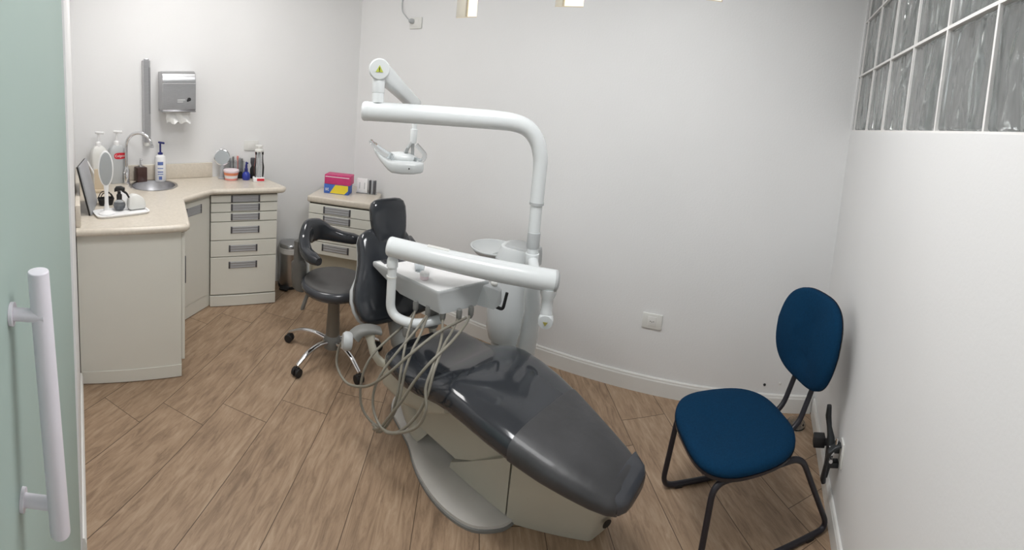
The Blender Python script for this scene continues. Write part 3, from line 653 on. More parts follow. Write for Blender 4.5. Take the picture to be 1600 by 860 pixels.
part(t, 'brake_joint', MB().loft([sring((jx.x, jx.y, z), r, r, V((1, 0, 0)), V((0, 1, 0)), 2, 24) for z, r in [(.80, .038), (.775, .036), (.75, .026), (.70, .0255), (.69, .028), (.665, .028)]]), 'white')
kb = V((jx.x+.002, jx.y-.004, .655))
kn = part(t, 'brake_knob', MB().lathe([(0, -.03), (.028, -.03), (.034, -.02), (.036, .01), (.032, .022), (0, .025)], kb, (.32, -.93, -.12), 30), 'white', sharp=50)
km = frame(kb+V((.32, -.93, -.12)).normalized()*.0255, V((.93, .32, 0)), V((.32, -.93, -.12)))
part(kn, 'knob_sticker', MB(km).prism([(-.011, .004), (.011, .004), (0, -.016)], 0, .0012), 'amber')
# drop tube with its bend, running under the tray
tp_ = [V((-1.300, 1.468, .875)), V((-1.300, 1.468, .655))]
dt = fillet([V((-1.300, 1.468, .88)), V((-1.296, 1.468, .585)), V((-1.17, 1.50, .575)), V((-1.10, 1.60, .595))], .085, 8)
dro = part(t, 'drop_tube', MB().tube(dt, .0215, 18), 'white', sharp=60)
part(dro, 'tube_ring', MB().cyl((-1.300, 1.468, .765), (-1.300, 1.468, .772), .024), 'plastic')
part(dro, 'tube_socket', MB().lathe([(.026, 0), (.026, .03), (.0225, .04), (.0225, .05)], (-1.300, 1.468, .815)), 'white')
part(t, 'tray_hub', MB().cyl((-1.165, 1.62, .53), (-1.165, 1.62, .665), .032, bev=.004), 'greyd'); part(dro, 'bend_cap', MB().cyl((-1.20, 1.50, .515), (-1.20, 1.50, .565), .03, bev=.004), 'greyd')
P0, P1, P2, P3 = V((-1.505, 1.545, 0)), V((-1.068, 1.522, 0)), V((-.968, 1.795, 0)), V((-1.405, 1.825, 0))
pc = (P0+P1+P2+P3)/4
def ringat(f, z, sh=V((0, 0, 0)), r=.03):
    q = [pc+(p-pc)*f+sh+V((0, 0, z)) for p in (P0, P1, P2, P3)]; return fillet(q, r, 5, closed=True)
def quad(z, *c, r=.012): return fillet([V((x, y, z)) for x, y in c], r, 5, closed=True)
tb = MB(); tb.loft([quad(.655, (-1.30, 1.56), (-1.07, 1.545), (-1.0, 1.70), (-1.27, 1.78)), quad(.658, (-1.32, 1.548), (-1.053, 1.532), (-.982, 1.715), (-1.29, 1.795)), quad(.70, (-1.415, 1.545), (-1.060, 1.525), (-.972, 1.775), (-1.36, 1.818)), ringat(.995, .735, r=.012), ringat(1.0, .745, r=.012), ringat(1.0, .752, r=.012), ringat(.99, .756, r=.012), ringat(.965, .7565, r=.012), ringat(.955, .753, r=.012), ringat(.945, .752, r=.012)])
tr = part(t, 'tray', tb, 'grey', sharp=30)
mt_ = MB(); mt_.loft([ringat(.94, .7522, r=.01), ringat(.94, .755, r=.01)]); part(tr, 'tray_mat', mt_, 'ink', 'white tray mat')
m = frame(V((-1.455, 1.60, .757)), (P3-P0)); part(tr, 'control_panel', MB(m).box((.04, 0, 0), (.13, .045, .006), bev=.002), 'handledark')
part(tr, 'panel_film', MB(m).box((.035, .0, .0032), (.10, .03, .002)), 'steel')
# right-hand bracket with the black pull handle
br = MB(); br.loft([[V((-.985, 1.76, .74)), V((-.94, 1.80, .745)), V((-.905, 1.79, .72)), V((-.888, 1.765, .672)), V((-.905, 1.735, .655)), V((-.985, 1.715, .66))],
                    [V((-.99, 1.80, .74)), V((-.95, 1.83, .742)), V((-.915, 1.82, .72)), V((-.90, 1.80, .672)), V((-.915, 1.77, .655)), V((-.99, 1.75, .66))]])
bro = part(tr, 'side_bracket', br, 'grey')
ph = fillet([V((-.905, 1.762, .658)), V((-.870, 1.760, .657)), V((-.862, 1.772, .735)), ], .016, 5)
part(bro, 'pull_handle', MB().tube(ph, .0075, 12), 'rubber', 'black pull handle')
part(bro, 'knob', MB().ball((-.945, 1.795, .748), (.018, .014, .012)), 'plastic')
# instrument holders under the tray edge
hx = [(-1.20, 1.525), (-1.13, 1.528), (-1.06, 1.545), (-1.01, 1.60), (-.985, 1.66)]
for i, (x, y) in enumerate(hx):
    part(t, 'instrument_holder', MB().loft([sring((x, y+.01, z), a, a*1.1, V((1, 0, 0)), V((0, 1, 0)), 3, 16) for z, a in ((.668, .010), (.655, .012), (.63, .011), (.615, .006))]), 'greyd')
HO = [
 [(-1.203, 1.55, .625), (-1.23, 1.50, .555), (-1.267, 1.44, .495), (-1.297, 1.375, .434), (-1.318, 1.34, .355), (-1.324, 1.33, .257), (-1.305, 1.33, .185), (-1.254, 1.34, .147), (-1.19, 1.36, .135)],
 [(-1.425, 1.35, .455), (-1.466, 1.335, .425), (-1.486, 1.325, .365), (-1.465, 1.31, .305), (-1.379, 1.30, .278), (-1.239, 1.285, .349), (-1.121, 1.275, .467), (-1.031, 1.32, .585), (-1.0, 1.45, .632), (-.99, 1.64, .625)],
 [(-1.20, 1.535, .625), (-1.165, 1.45, .565), (-1.127, 1.385, .53), (-1.101, 1.34, .472), (-1.085, 1.31, .401), (-1.095, 1.305, .33), (-1.115, 1.305, .25), (-1.17, 1.31, .17), (-1.235, 1.33, .148)],
 [(-1.13, 1.538, .625), (-1.10, 1.45, .575), (-1.084, 1.385, .544), (-1.074, 1.33, .467), (-1.067, 1.30, .374), (-1.09, 1.285, .289), (-1.14, 1.29, .20), (-1.19, 1.31, .155)],
 [(-1.01, 1.60, .625), (-.972, 1.50, .62), (-.937, 1.40, .62), (-.907, 1.30, .573), (-.907, 1.265, .486), (-.946, 1.255, .388), (-1.03, 1.255, .278), (-1.121, 1.265, .237), (-1.184, 1.275, .276), (-1.196, 1.285, .354), (-1.178, 1.31, .434), (-1.15, 1.36, .51), (-1.13, 1.45, .58), (-1.13, 1.53, .625)],
 [(-.985, 1.66, .625), (-.93, 1.54, .655), (-.917, 1.42, .633), (-.934, 1.315, .591), (-.982, 1.28, .504), (-1.023, 1.265, .413), (-1.084, 1.265, .31), (-1.14, 1.275, .22), (-1.20, 1.30, .165)],
 [(-1.06, 1.555, .625), (-.998, 1.47, .618), (-.954, 1.39, .60), (-.917, 1.30, .575), (-.912, 1.262, .52), (-.891, 1.245, .454), (-.921, 1.245, .374), (-.996, 1.245, .304), (-1.076, 1.255, .248), (-1.13, 1.27, .23)],
]
for h in HO: part(t, 'hose', MB().tube(catmull(h, 7), .0058, 10), 'hose')
# things on the tray
jp = V((-1.20, 1.585, .7555))
t = thing('cream_jar', 'small pale pink jar with white lid on the instrument tray', 'jar', jp)
part(t, 'jar_body', MB().lathe([(.018, 0), (.0205, .003), (.0205, .016), (.019, .018)], jp), 'palepink'); part(t, 'lid', MB().lathe([(.0215, .0182), (.022, .02), (.022, .031), (.02, .033), (0, .033)], jp), 'ink')
gp = V((-1.275, 1.64, .7555))
solo('glass_cup', 'clear plastic cup on the instrument tray behind the drop tube', 'cup', MB().lathe([(0, 0), (.022, 0), (.03, .06), (.0285, .06), (.021, .003), (0, .003)], gp), 'clear', gp)
# ------------------------------------------------------------------ dentist's stool
sc_ = V((-1.925, 1.668, 0))
t = thing('dental_stool', 'dark grey wheeled stool with wraparound arm rest behind the dental chair', 'stool', sc_)
part(t, 'hub', MB().lathe([(.03, .052), (.052, .06), (.056, .10), (.044, .13), (.036, .14)], sc_), 'greyd')
part(t, 'column', MB().lathe([(.040, .135), (.042, .15), (.036, .30), (.036, .385), (.05, .39), (.05, .40)], sc_), 'column', 'dull grey brown telescopic column')
for a in (207, 279, 351, 63, 135):
    d = V((math.cos(math.radians(a)), math.sin(math.radians(a)), 0)); s = d.cross(UP)
    pts = catmull([sc_+d*.035+UP*.10, sc_+d*.12+UP*.115, sc_+d*.21+UP*.105, sc_+d*.275+UP*.075, sc_+d*.30+UP*.062], 5)
    lg = MB(); lg.loft([sring(q, .017-.006*i/20, .013-.003*i/20, s, UP, 2.6, 14) for i, q in enumerate(pts)])
    part(t, 'leg', lg, 'chrome')
    cs = MB(); c = sc_+d*.297
    for o in (-.014, .014): cs.cyl(c+s*(o-.009)+UP*.0265, c+s*(o+.009)+UP*.0265, .0255, bev=.003)
    cs.cyl(c+UP*.03, c+UP*.062, .008).box(tuple(c+UP*.045), (.026, .03, .02), rz=a, bev=.005)
    part(t, 'caster', cs, 'rubber')
part(t, 'under_plate', MB().box((sc_.x, sc_.y, .405), (.2, .16, .016), rz=20, bev=.005), 'rubber')
part(t, 'seat', MB().lathe([(.0, .408), (.15, .41), (.185, .418), (.202, .438), (.204, .455), (.196, .472), (.178, .478), (.0, .479)], sc_, seg=48), 'vinyldark', sharp=60)
part(t, 'seat_top', MB().lathe([(.185, .474), (.18, .484), (.16, .489), (.09, .487), (0, .484)], sc_, seg=48), 'suede', 'worn dull seat top', sharp=60)
pa = catmull([(-1.895, 1.515, .630), (-1.95, 1.515, .632), (-2.03, 1.525, .642), (-2.105, 1.562, .672), (-2.150, 1.625, .712), (-2.150, 1.70, .715), (-2.115, 1.765, .69), (-2.06, 1.825, .672), (-2.005, 1.875, .665), (-1.97, 1.905, .662)], 6)
hh = [.022, .034, .036, .050, .080, .070, .046, .036, .034, .022]; tt = [.022, .034, .036, .038, .036, .036, .036, .035, .033, .022]
def lerp(a, u): i = min(int(u), len(a)-2); return a[i]+(a[i+1]-a[i])*(u-i)
rings = []
for i, q in enumerate(pa):
    dv = (pa[min(i+1, len(pa)-1)]-pa[max(i-1, 0)]).normalized(); s = dv.cross(UP).normalized()
    rings.append(sring(q, lerp(tt, i/6), lerp(hh, i/6), s, s.cross(dv)*(1 if s.cross(dv).z > 0 else -1), 2.6, 24))
part(t, 'arm_rest', MB().loft(rings), 'vinyl', 'padded wraparound arm rest', sharp=60)
bs_ = V((-.93, -.36, 0)).normalized(); bl_ = bs_.cross(UP)
part(t, 'back_bracket', MB().loft([sring(sc_+V((.01, -.045, 0))+bs_*r+UP*z, .032, w, bl_, bs_, 4, 16) for r, z, w in ((.20, .375, .03), (.215, .39, .042), (.222, .44, .044), (.226, .53, .044), (.228, .545, .040), (.228, .56, .022), (.232, .62, .018), (.232, .68, .018))]), 'bracket')
part(t, 'support_tube', MB().tube(fillet([V((-2.00, 1.615, .405)), V((-2.10, 1.595, .42)), V((-2.10, 1.585, .665))], .03, 5), .009, 10), 'plastic')
part(t, 'lever', MB().tube([sc_+V((-.05, -.06, .395)), sc_+V((-.10, -.125, .375))], .006, 8).loft([sring(q, a, .013, V((.6, -.75, 0)).normalized(), V((.75, .6, .2)).normalized(), 3, 14) for q, a in ((sc_+V((-.10, -.125, .38)), .010), (sc_+V((-.11, -.135, .34)), .016), (sc_+V((-.118, -.143, .30)), .024), (sc_+V((-.12, -.145, .285)), .018))]), 'greyd')
part(t, 'lever', MB().tube([sc_+V((.05, .03, .39)), sc_+V((.09, .05, .36))], .006, 8).loft([sring(q, a, .011, V((.7, -.7, 0)).normalized(), V((.5, .5, .7)).normalized(), 3, 14) for q, a in ((sc_+V((.085, .045, .365)), .010), (sc_+V((.115, .06, .335)), .016), (sc_+V((.14, .07, .305)), .024), (sc_+V((.146, .073, .298)), .018))]), 'greyd')

# ------------------------------------------------------------------ pedal bin
pb = V((-2.865, 1.985, 0))
t = thing('pedal_bin', 'steel pedal bin with white liner between the drawers and corner cabinet', 'bin', pb)
part(t, 'body', MB().lathe([(.083, .018), (.085, .022), (.085, .312), (.083, .314), (.0, .314)], pb), 'steel')
part(t, 'base_ring', MB().lathe([(.086, .001), (.089, .004), (.089, .022), (.085, .026)], pb), 'rubber')
part(t, 'liner', MB().lathe([(.085, .292), (.091, .288), (.094, .30), (.091, .318), (.093, .328), (.088, .335), (.0, .335)], pb, seg=20), 'bag', 'white bin liner folded over the rim')
part(t, 'lid', MB().lathe([(.089, .333), (.092, .336), (.091, .352), (.084, .362), (.05, .372), (0, .376)], pb), 'steel')
pdv = V((.55, -.83, 0)).normalized()
pd = MB(); pd.box((0, 0, 0), (.07, .05, .016), bev=.005, m=frame(pb+pdv*.10+UP*.014, pdv.cross(UP))); part(t, 'pedal', pd, 'rubber', 'black foot pedal')
hv = V((.80, .60, 0)).normalized()
part(t, 'hinge_cover', MB().loft([sring(pb+hv*.091+UP*z, .022, .012, hv.cross(UP), hv, 4, 16) for z in (.002, .10)]).tube([pb+hv*.095+UP*.10, pb+hv*.095+UP*.33], .004, 8), 'rubber')

# ------------------------------------------------------------------ blue visitor chair
KC = 1.04; FLZ = .064/KC      # seat a little lower than a desk chair
m = TR(.1924, 1.768, -.064) @ RZ(205) @ Matrix.Scale(KC, 4)
t = thing('visitor_chair', 'blue fabric chair with black tube sled frame against the right wall', 'chair', (.1924, 1.768, 0))
def lsr(cx, cy, cz, a, b, e, N=48): return sring((cx, cy, cz), a, b, V((1, 0, 0)), V((0, 1, 0)), e, N)
def seat_rings(dz, g):
    R = []
    for z, s in dz:
        r = []
        for k in range(56):
            th = 2*math.pi*k/56; c, s_ = math.cos(th), math.sin(th)
            x = math.copysign(abs(c)**(2/3.1), c)*(.218+g); y = math.copysign(abs(s_)**(2/3.1), s_)*(.228+g-.025*(0 if c > 0 else -c))
            dip = -.010*max(0, c)**2          # waterfall front edge
            r.append(V((x*s, y*s, z+dip)))
        R.append(r)
    return R
part(t, 'seat', MB(m).loft(seat_rings([(.432, .97), (.436, .995), (.448, 1.0), (.460, .985), (.468, .93), (.470, .80), (.467, .5), (.465, .2)], 0)), 'blue', sharp=60)
part(t, 'seat_shell', MB(m).loft(seat_rings([(.414, .90), (.420, .97), (.4335, .985)], .004)), 'blackm')
fr = []
for sgn in (1, -1):
    y = .185*sgn; yo = .20*sgn
    loop = [V((.0, y, .405))]+[V((.165, y, .405)), V((.195, yo, .0122+FLZ)), V((-.372, yo, .0122+FLZ)), V((-.20, y, .405))]+[V((.0, y, .405))]
    fo = part(t, 'side_frame', MB(m).tube(fillet(loop, .055, 7), .0115, 12), 'blackm', 'black tube side loop')
    for x in (.12, -.28): part(fo, 'floor_glide', MB(m).box((x, yo, FLZ+.0085), (.035, .026, .016), bev=.003), 'rubber')
for x in (.10, -.12): part(t, 'cross_bar', MB(m).tube([(x, -.185, .405), (x, .185, .405)], .010, 10), 'blackm')
bt = V((-.322, 0, .762)); tl = math.radians(10)
mb_ = m @ TR(*bt) @ Matrix.Rotation(-tl, 4, 'Y')
def back_rings(xs, g):
    R = []
    for x, s in xs:
        r = []
        for k in range(56):
            th = 2*math.pi*k/56; c, s_ = math.cos(th), math.sin(th)
            zz = math.copysign(abs(s_)**(2/3.1), s_)*(.185+g); yy = math.copysign(abs(c)**(2/2.9), c)*(.205+g)
            yy *= (1-.09*max(0, -zz/.185)) if zz < 0 else (1-.08*zz/.185)
            r.append(V((x+.03*(yy/.2)**2, yy*s, zz*s)))
        R.append(r)
    return R
part(t, 'backrest', MB(mb_).loft(back_rings([(-.012, .97), (-.008, .995), (.004, 1.0), (.014, .985), (.022, .92), (.024, .7), (.022, .35)], 0)), 'blue', sharp=60)
part(t, 'backrest_shell', MB(mb_).loft(back_rings([(-.030, .80), (-.026, .93), (-.011, .985)], .004)), 'blackm')
for sgn in (1, -1):
    y = .062*sgn
    part(t, 'back_support', MB(m).tube(fillet([V((.05, y, .413)), V((-.255, y, .413)), V((-.322, y, .60)), V((-.350, y, .72))], .07, 7), .0115, 12), 'blackm', 'black bent back support')

# ------------------------------------------------------------------ fittings on the walls
def wm(p, n, z):   # frame on a wall: x to the right as seen from the room, z up, y out of the wall
    n = V(n).normalized(); x = UP.cross(n); mm = Matrix((x, n, UP)).transposed().to_4x4(); mm.translation = V((p[0], p[1], z)); return mm
nWr = nW
def wa(s): return WL+dW*s                       # point on the sink wall
# paper towel dispenser
mm = wm(wa(.770), nW, 1.545) @ Matrix.Diagonal((1.05, 1, 1, 1))
t = thing('towel_dispenser', 'brushed steel paper towel dispenser on the wall above the sink', 'dispenser', tuple(wa(.752)+V((0, 0, 1.39))))
pr = [(0, -.135), (.185, -.135), (.192, -.128), (.192, .085), (.180, .130), (.145, .146), (0, .146)]
pf = fillet([V((0, a, b)) for a, b in pr], .02, 4)
ca = MB(mm); ca.loft([[V((x, q.y*k, q.z*k)) for q in pf] for x, k in ((-.118, .985), (-.114, 1.0), (.114, 1.0), (.118, .985))])
c_ = part(t, 'case', ca, 'steel', sharp=25)
part(c_, 'highlight_line', MB(mm).box((0, .1925, .058), (.228, .003, .004)), 'chrome')  # bright strip standing in for the highlight across the cover
part(c_, 'base_lip', MB(mm).box((0, .10, -.140), (.236, .20, .012), bev=.004), 'steel')
part(c_, 'lock', MB(mm).lathe([(.0, 0), (.013, 0), (.013, .003), (0, .004)], (.070, .192, -.055), (0, 1, 0), 20).box((.060, .1935, -.064), (.014, .003, .014), bev=.001), 'rubber', 'small black emblem on the cover')
part(c_, 'sticker', MB(mm).box((.015, .1932, -.058), (.055, .002, .004)), 'ink'); part(c_, 'sticker', MB(mm).box((.008, .1932, -.072), (.04, .002, .003)), 'ink')
pw = MB(mm)
rings = []
for z, d in ((-.140, 0), (-.165, .006), (-.195, .014), (-.225, .018)):
    top_ = [V((-.085+.17*k/14+(.006 if z < -.21 else 0), .145+d+.010*math.sin(k*.9+z*40)*abs(z+.135)/.05, z+(.010*math.sin(k*1.3) if z < -.21 else 0))) for k in range(15)]
    rings.append(top_+[q+V((0, -.006, 0)) for q in reversed(top_)])
solo('paper_towel', 'white paper towel hanging out under the steel dispenser', 'paper towel', pw.loft(rings), 'paper', tuple(wa(.752)+V((0, 0, 1.355))))
# cup tube
mm = wm(wa(.552), nW, 1.47)
t = thing('cup_dispenser', 'tall narrow steel cup tube on the wall left of the towel dispenser', 'dispenser', tuple(wa(.552)+V((0, 0, 1.17))))
part(t, 'tube', MB(mm).loft([[V((a, b, z)) for a, b in ((-.030, .0), (-.030, .03), (-.022, .058), (.022, .058), (.030, .03), (.030, .0))] for z in (-.30, .30)]), 'steel', sharp=20)
part(t, 'slot', MB(mm).box((.019, .0545, .08), (.012, .004, .34), rz=-25), 'handledark')
part(t, 'top_clip', MB(mm).box((.0, .03, .307), (.036, .04, .014), bev=.003), 'steel')
part(t, 'cup_mouth', MB(mm).lathe([(.022, -.012), (.026, 0), (.026, .02)], (0, .03, -.315)), 'plastic')
# plates and outlets
def outlet(name, label, cat, p, n, z, w, h, holes=True):
    mm = wm(p, n, z); t = thing(name, label, cat, (p[0], p[1], z), 'power outlets on the far wall' if holes is not None and name == 'wall_outlet' else None)
    part(t, 'plate', MB(mm).box((0, .006, 0), (w, .010, h), bev=.003), 'plastic')
    part(t, 'insert', MB(mm).box((.0, .0115, 0), (w*.42, .003, h*.62), bev=.001), 'trim')
    if holes:
        for x in (-.0095, 0, .0095): part(t, 'socket_hole', MB(mm).cyl((x, .0125, .0 if x else -.003), (x, .0138, .0 if x else -.003), .0026, seg=12), 'gap')
    return t
outlet('wall_outlet', 'white power outlet low on the far wall left of the blue chair', 'outlet', (-.281, YF), (0, -1, 0), .429, .118, .088)
nB_ = V(((CL-WB).y, -(CL-WB).x, 0)).normalized()
outlet('switch_plate', 'white wall plate above the end of the worktop behind the toothbrush stand', 'wall plate', WB+(CL-WB).normalized()*.302, nB_, 1.128, .112, .078, False)
tu = outlet('wall_outlet', 'white power outlet high on the far wall with a plugged-in cable', 'outlet', (-2.147, YF), (0, -1, 0), 2.086, .112, .078, False)
cbt = thing('power_cable', 'thin grey cable rising from the plug in the high wall outlet', 'cable', (-2.175, YF-.03, 2.10))
part(cbt, 'plug', MB().loft([sring((-2.172, YF-y, 2.098), a, b, V((1, 0, 0)), UP, 3, 16) for y, a, b in ((.0135, .016, .016), (.03, .016, .018), (.045, .010, .012), (.055, .006, .008))]), 'grey')
part(cbt, 'cord', MB().tube(catmull([(-2.172, YF-.052, 2.10), (-2.20, YF-.055, 2.125), (-2.255, YF-.035, 2.165), (-2.285, YF-.012, 2.205), (-2.289, YF-.006, 2.26), (-2.25, YF-.006, 2.34), (-2.235, YF-.006, 2.50), (-2.235, YF-.006, 2.735)], 6), .0042, 8), 'grey')
for i, (x, z) in enumerate(((.414, .152), (.504, .166))):
    q = MB().lathe([(0, -.0), (.007, 0), (.008, .003), (.004, .006), (0, .005)], (x, YF-.0002, z), (0, -1, 0), 14)
    solo('wall_plug', ['dark screw plug in the far wall above the baseboard', 'chipped pale wall plug in the far wall nearest the corner'][i], 'screw', q, ['iron', 'trim'][i], (x, YF, z), 'wall plugs in the far wall')
# clear floor stop in the corner
fs = V((.600, 2.40, .0005))
t = thing('floor_stop', 'small clear round stop on the floor behind the blue chair', 'door stop', fs)
part(t, 'cup', MB().lathe([(.0, 0), (.05, 0), (.056, .006), (.052, .022), (.044, .026), (.044, .02), (.048, .008), (0, .006)], fs), 'clear'); part(t, 'core', MB().cyl(fs+UP*.0065, fs+UP*.016, .016), 'greyd')
# door holder on the right wall
hp = rp(-1.83); mm = wm(hp, -nR, .30)
t = thing('door_holder', 'black metal lever door holder on the right wall beside the blue chair', 'door holder', tuple(hp+V((0, 0, .17))))
part(t, 'wall_plate', MB(mm).box((.045, .004, .03), (.05, .008, .10), bev=.002), 'plastic', 'white mounting plate')
def lv(pts, ws, e=3): 
    p = [V(q) for q in pts]; R = []
    for i, q in enumerate(p):
        dv = (p[min(i+1, len(p)-1)]-p[max(i-1, 0)]).normalized(); s = dv.cross(V((1, 0, 0))).normalized()
        R.append(sring(q, ws[i][0], ws[i][1], V((1, 0, 0)), s, e, 14))
    return R
part(t, 'lever', MB(mm).loft(lv([(-.055, .060, .165), (-.055, .058, .12), (-.045, .050, .08), (-.03, .040, .045), (-.02, .040, .0), (-.01, .045, -.06), (.0, .05, -.10)], [(.010, .010), (.014, .013), (.014, .011), (.026, .016), (.028, .016), (.022, .013), (.012, .010)])), 'iron')
part(t, 'toggle', MB(mm).loft(lv([(.040, .010, .06), (.045, .035, .055), (.046, .055, .035), (.040, .06, .0), (.025, .062, -.06), (.012, .060, -.105), (.008, .056, -.12)], [(.014, .008), (.016, .008), (.015, .009), (.012, .008), (.012, .008), (.016, .012), (.013, .010)])), 'iron')
for a_, b_, r_ in (((-.05, .042, .02), (.035, .042, .02), .010), ((-.05, .042, -.015), (.035, .042, -.015), .008), ((.043, .03, .062), (.043, .03, .09), .006)): part(t, 'hinge_pin', MB(mm).cyl(a_, b_, r_), 'chrome')
for z_, w_ in ((.02, .05), (-.05, .03)): part(t, 'mount_arm', MB(mm).box((-.005, .02, z_), (w_, .04, .025), bev=.004), 'iron')
part(t, 'rubber_stop', MB(mm).box((-.055, .085, .012), (.04, .05, .045), bev=.004).box((-.045, .058, .012), (.02, .03, .02)), 'rubber', 'square black rubber buffer')
# ------------------------------------------------------------------ things on the worktop
def pump(t, c, r, h, m_body, m_pump, nz=1.0, aim=(1, .2, 0), neck=.5):
    c = V(c); a = V(aim).normalized()
    b = part(t, 'bottle_body', MB().lathe([(r*.9, 0), (r, .006), (r, h*.8), (r*.9, h*.9), (r*neck, h*.98), (r*neck, h)], c), m_body)
    k = r*neck*1.08; z = h
    pm = MB().lathe([(k, z-.012), (k, z+.008), (k*.55, z+.012), (k*.35, z+.014), (k*.35, z+.038*nz)], c)
    pm.loft([sring(c+UP*(z+.042*nz)+a*s, w, .007, a.cross(UP), UP, 3, 14) for s, w in ((-.018, .008), (-.008, .014), (.012, .011), (.042, .006), (.048, .005))])
    part(t, 'pump', pm, m_pump); return b
# hand soap: white bottle, navy pump
sp_ = V((-3.185, 1.0, ZC))
t = thing('pump_bottle', 'white pump bottle with navy pump and blue label right of the sink', 'bottle', sp_)
b = pump(t, sp_, .043, .205, 'ink', 'navy', 2.0, (.9, .3, 0), .42)
lab = MB(); R_ = .0433
va = math.atan2(-sp_.y, -sp_.x)
for z0, z1, s in ((.125, .150, .5), (.098, .104, .5), (.070, .078, .5), (.054, .060, .5), (.016, .042, .28)):
    lab = MB()
    n = 8; rr = [[V((sp_.x+R_*math.cos(va+s*(2*k/n-1)), sp_.y+R_*math.sin(va+s*(2*k/n-1)), ZC+z)) for k in range(n+1)] for z in (z0, z1)]
    lab.loft([[*rr[0], *[q+(V((q.x-sp_.x, q.y-sp_.y, 0)).normalized()*-.0012) for q in reversed(rr[0])]], [*rr[1], *[q+(V((q.x-sp_.x, q.y-sp_.y, 0)).normalized()*-.0012) for q in reversed(rr[1])]]])
    part(b, 'label', lab, 'label', 'faint blue printed label')
# brown dispenser
bp_ = V((-3.215, .852, ZC))
t = thing('soap_dispenser', 'dark brown square soap dispenser with steel pump behind the sink', 'dispenser', bp_)
part(t, 'bottle_body', MB().box(tuple(bp_+UP*.055), (.075, .08, .11), rz=8, bev=.006), 'brown')
part(t, 'pump', MB().lathe([(.017, .110), (.017, .125), (.008, .13), (.006, .165)], bp_).box(tuple(bp_+V((.014, 0, .168))), (.05, .014, .010), bev=.003), 'chrome')
# two large refill bottles with pumps at the back left
def refill(t, c, w, d, h, aim, m_body):
    mm = frame(c, V((-.12, 1, 0)))
    b = part(t, 'bottle_body', MB(mm).loft([sring((0, 0, z), w*k, d*k2, V((1, 0, 0)), V((0, 1, 0)), 4.5, 36) for z, k, k2 in ((0, .94, .92), (.008, 1, 1), (h*.80, 1, 1), (h*.90, .9, .9), (h*.97, .6, .62), (h, .36, .5))]), m_body, sharp=50)
    z = h; k = .022; a = V(aim).normalized(); c = V(c)
    part(t, 'pump_collar', MB().lathe([(k, z-.006), (k, z+.022), (k*.5, z+.028), (k*.4, z+.03)], c), 'ink')
    pm = MB().lathe([(.008, z+.02), (.008, z+.085)], c)
    pm.loft([sring(c+UP*(z+.094)+a*s_, q, .009, a.cross(UP), UP, 3, 14) for s_, q in ((-.022, .010), (-.010, .017), (.016, .014), (.05, .008), (.058, .006))])
    part(t, 'pump', pm, 'ink'); return b, mm
c = V((-3.222, .672, ZC))
t = thing('refill_bottle', 'big pale refill bottle with pump and red oval label behind the tap', 'bottle', c, 'refill bottles at the back left')
b, mm = refill(t, c, .064, .036, .285, (.75, .65, 0), 'grey')
pl = MB(mm @ TR(.012, -.0362, .205)); rg = sring((0, 0, 0), .046, .023, V((1, 0, 0)), V((0, 0, 1)), 3, 32); pl.loft([[q+V((0, .0008, 0)) for q in rg], [q+V((0, -.001, 0)) for q in rg]])
lo = part(b, 'label', pl, 'red', 'red oval label')
part(t, 'lettering', MB(mm).text('Colgate', .025, TR(.012, -.0373, .205) @ Matrix.Rotation(math.radians(90), 4, 'X')), 'ink')
c = V((-3.215, .533, ZC))
t = thing('refill_bottle', 'big pale refill bottle with pump and orange and blue label, behind the oval mirror', 'bottle', c, 'refill bottles at the back left')
b, mm = refill(t, c, .060, .036, .285, (.75, .65, 0), 'plastic')
part(b, 'orange_label', MB(mm).box((.034, -.0362, .192), (.046, .003, .030)), 'orange'); part(b, 'blue_label', MB(mm).box((.040, -.0362, .160), (.03, .003, .024)), 'skyblue')
# white tray with the oval mirror, spray bottle, rounded case
ty = V((-2.43, .525, ZC)); mm = TR(*ty) @ RZ(96)
t = thing('white_tray', 'flat white tray at the front left of the worktop', 'tray', ty)
tq = MB(mm); tq.loft([sring((0, 0, z), a, b, V((1, 0, 0)), V((0, 1, 0)), 6, 40) for z, a, b in ((0, .15, .07), (.010, .158, .078), (.014, .158, .078), (.014, .150, .071), (.006, .146, .067))]); part(t, 'tray_base', tq, 'ink')
zt_ = ZC+.0063
mr = V((-2.425, .44, zt_)); aim = V((.98, -.10, .0)).normalized(); side_ = UP.cross(aim)
t = thing('oval_mirror', 'white oval hand mirror upright on its stand on the white tray', 'mirror', mr)
part(t, 'stand_base', MB().lathe([(0, 0), (.046, 0), (.048, .006), (.03, .012), (.012, .02), (0, .02)], mr), 'ink')
part(t, 'stem', MB().loft([sring(mr+UP*z, a, .008, side_, aim, 3, 16) for z, a in ((.012, .018), (.06, .011), (.12, .011), (.17, .016))]), 'ink')
oc = mr+UP*.255
def oval(a, b, d): return [oc+aim*d+side_*a*math.cos(2*math.pi*k/40)+UP*b*math.sin(2*math.pi*k/40) for k in range(40)]
fo = part(t, 'mirror_frame', MB().loft([oval(.036, .09, -.010), oval(.043, .100, -.006), oval(.043, .100, .004), oval(.038, .094, .007)]), 'ink')
part(fo, 'mirror_glass', MB().loft([oval(.0365, .092, .0068), oval(.0365, .092, .0085)]), 'mirror')
sb = V((-2.475, .525, zt_))
t = thing('spray_bottle', 'round clear spray bottle with black trigger on the white tray', 'bottle', sb)
fl_ = part(t, 'flask', MB().lathe([(0, .0), (.022, .001), (.033, .015), (.036, .032), (.030, .05), (.016, .062), (.012, .07)], sb), 'clear', 'clear round flask')
part(fl_, 'liquid', MB().lathe([(0, .003), (.021, .004), (.031, .016), (.033, .030), (0, .031)], sb), 'smoke')
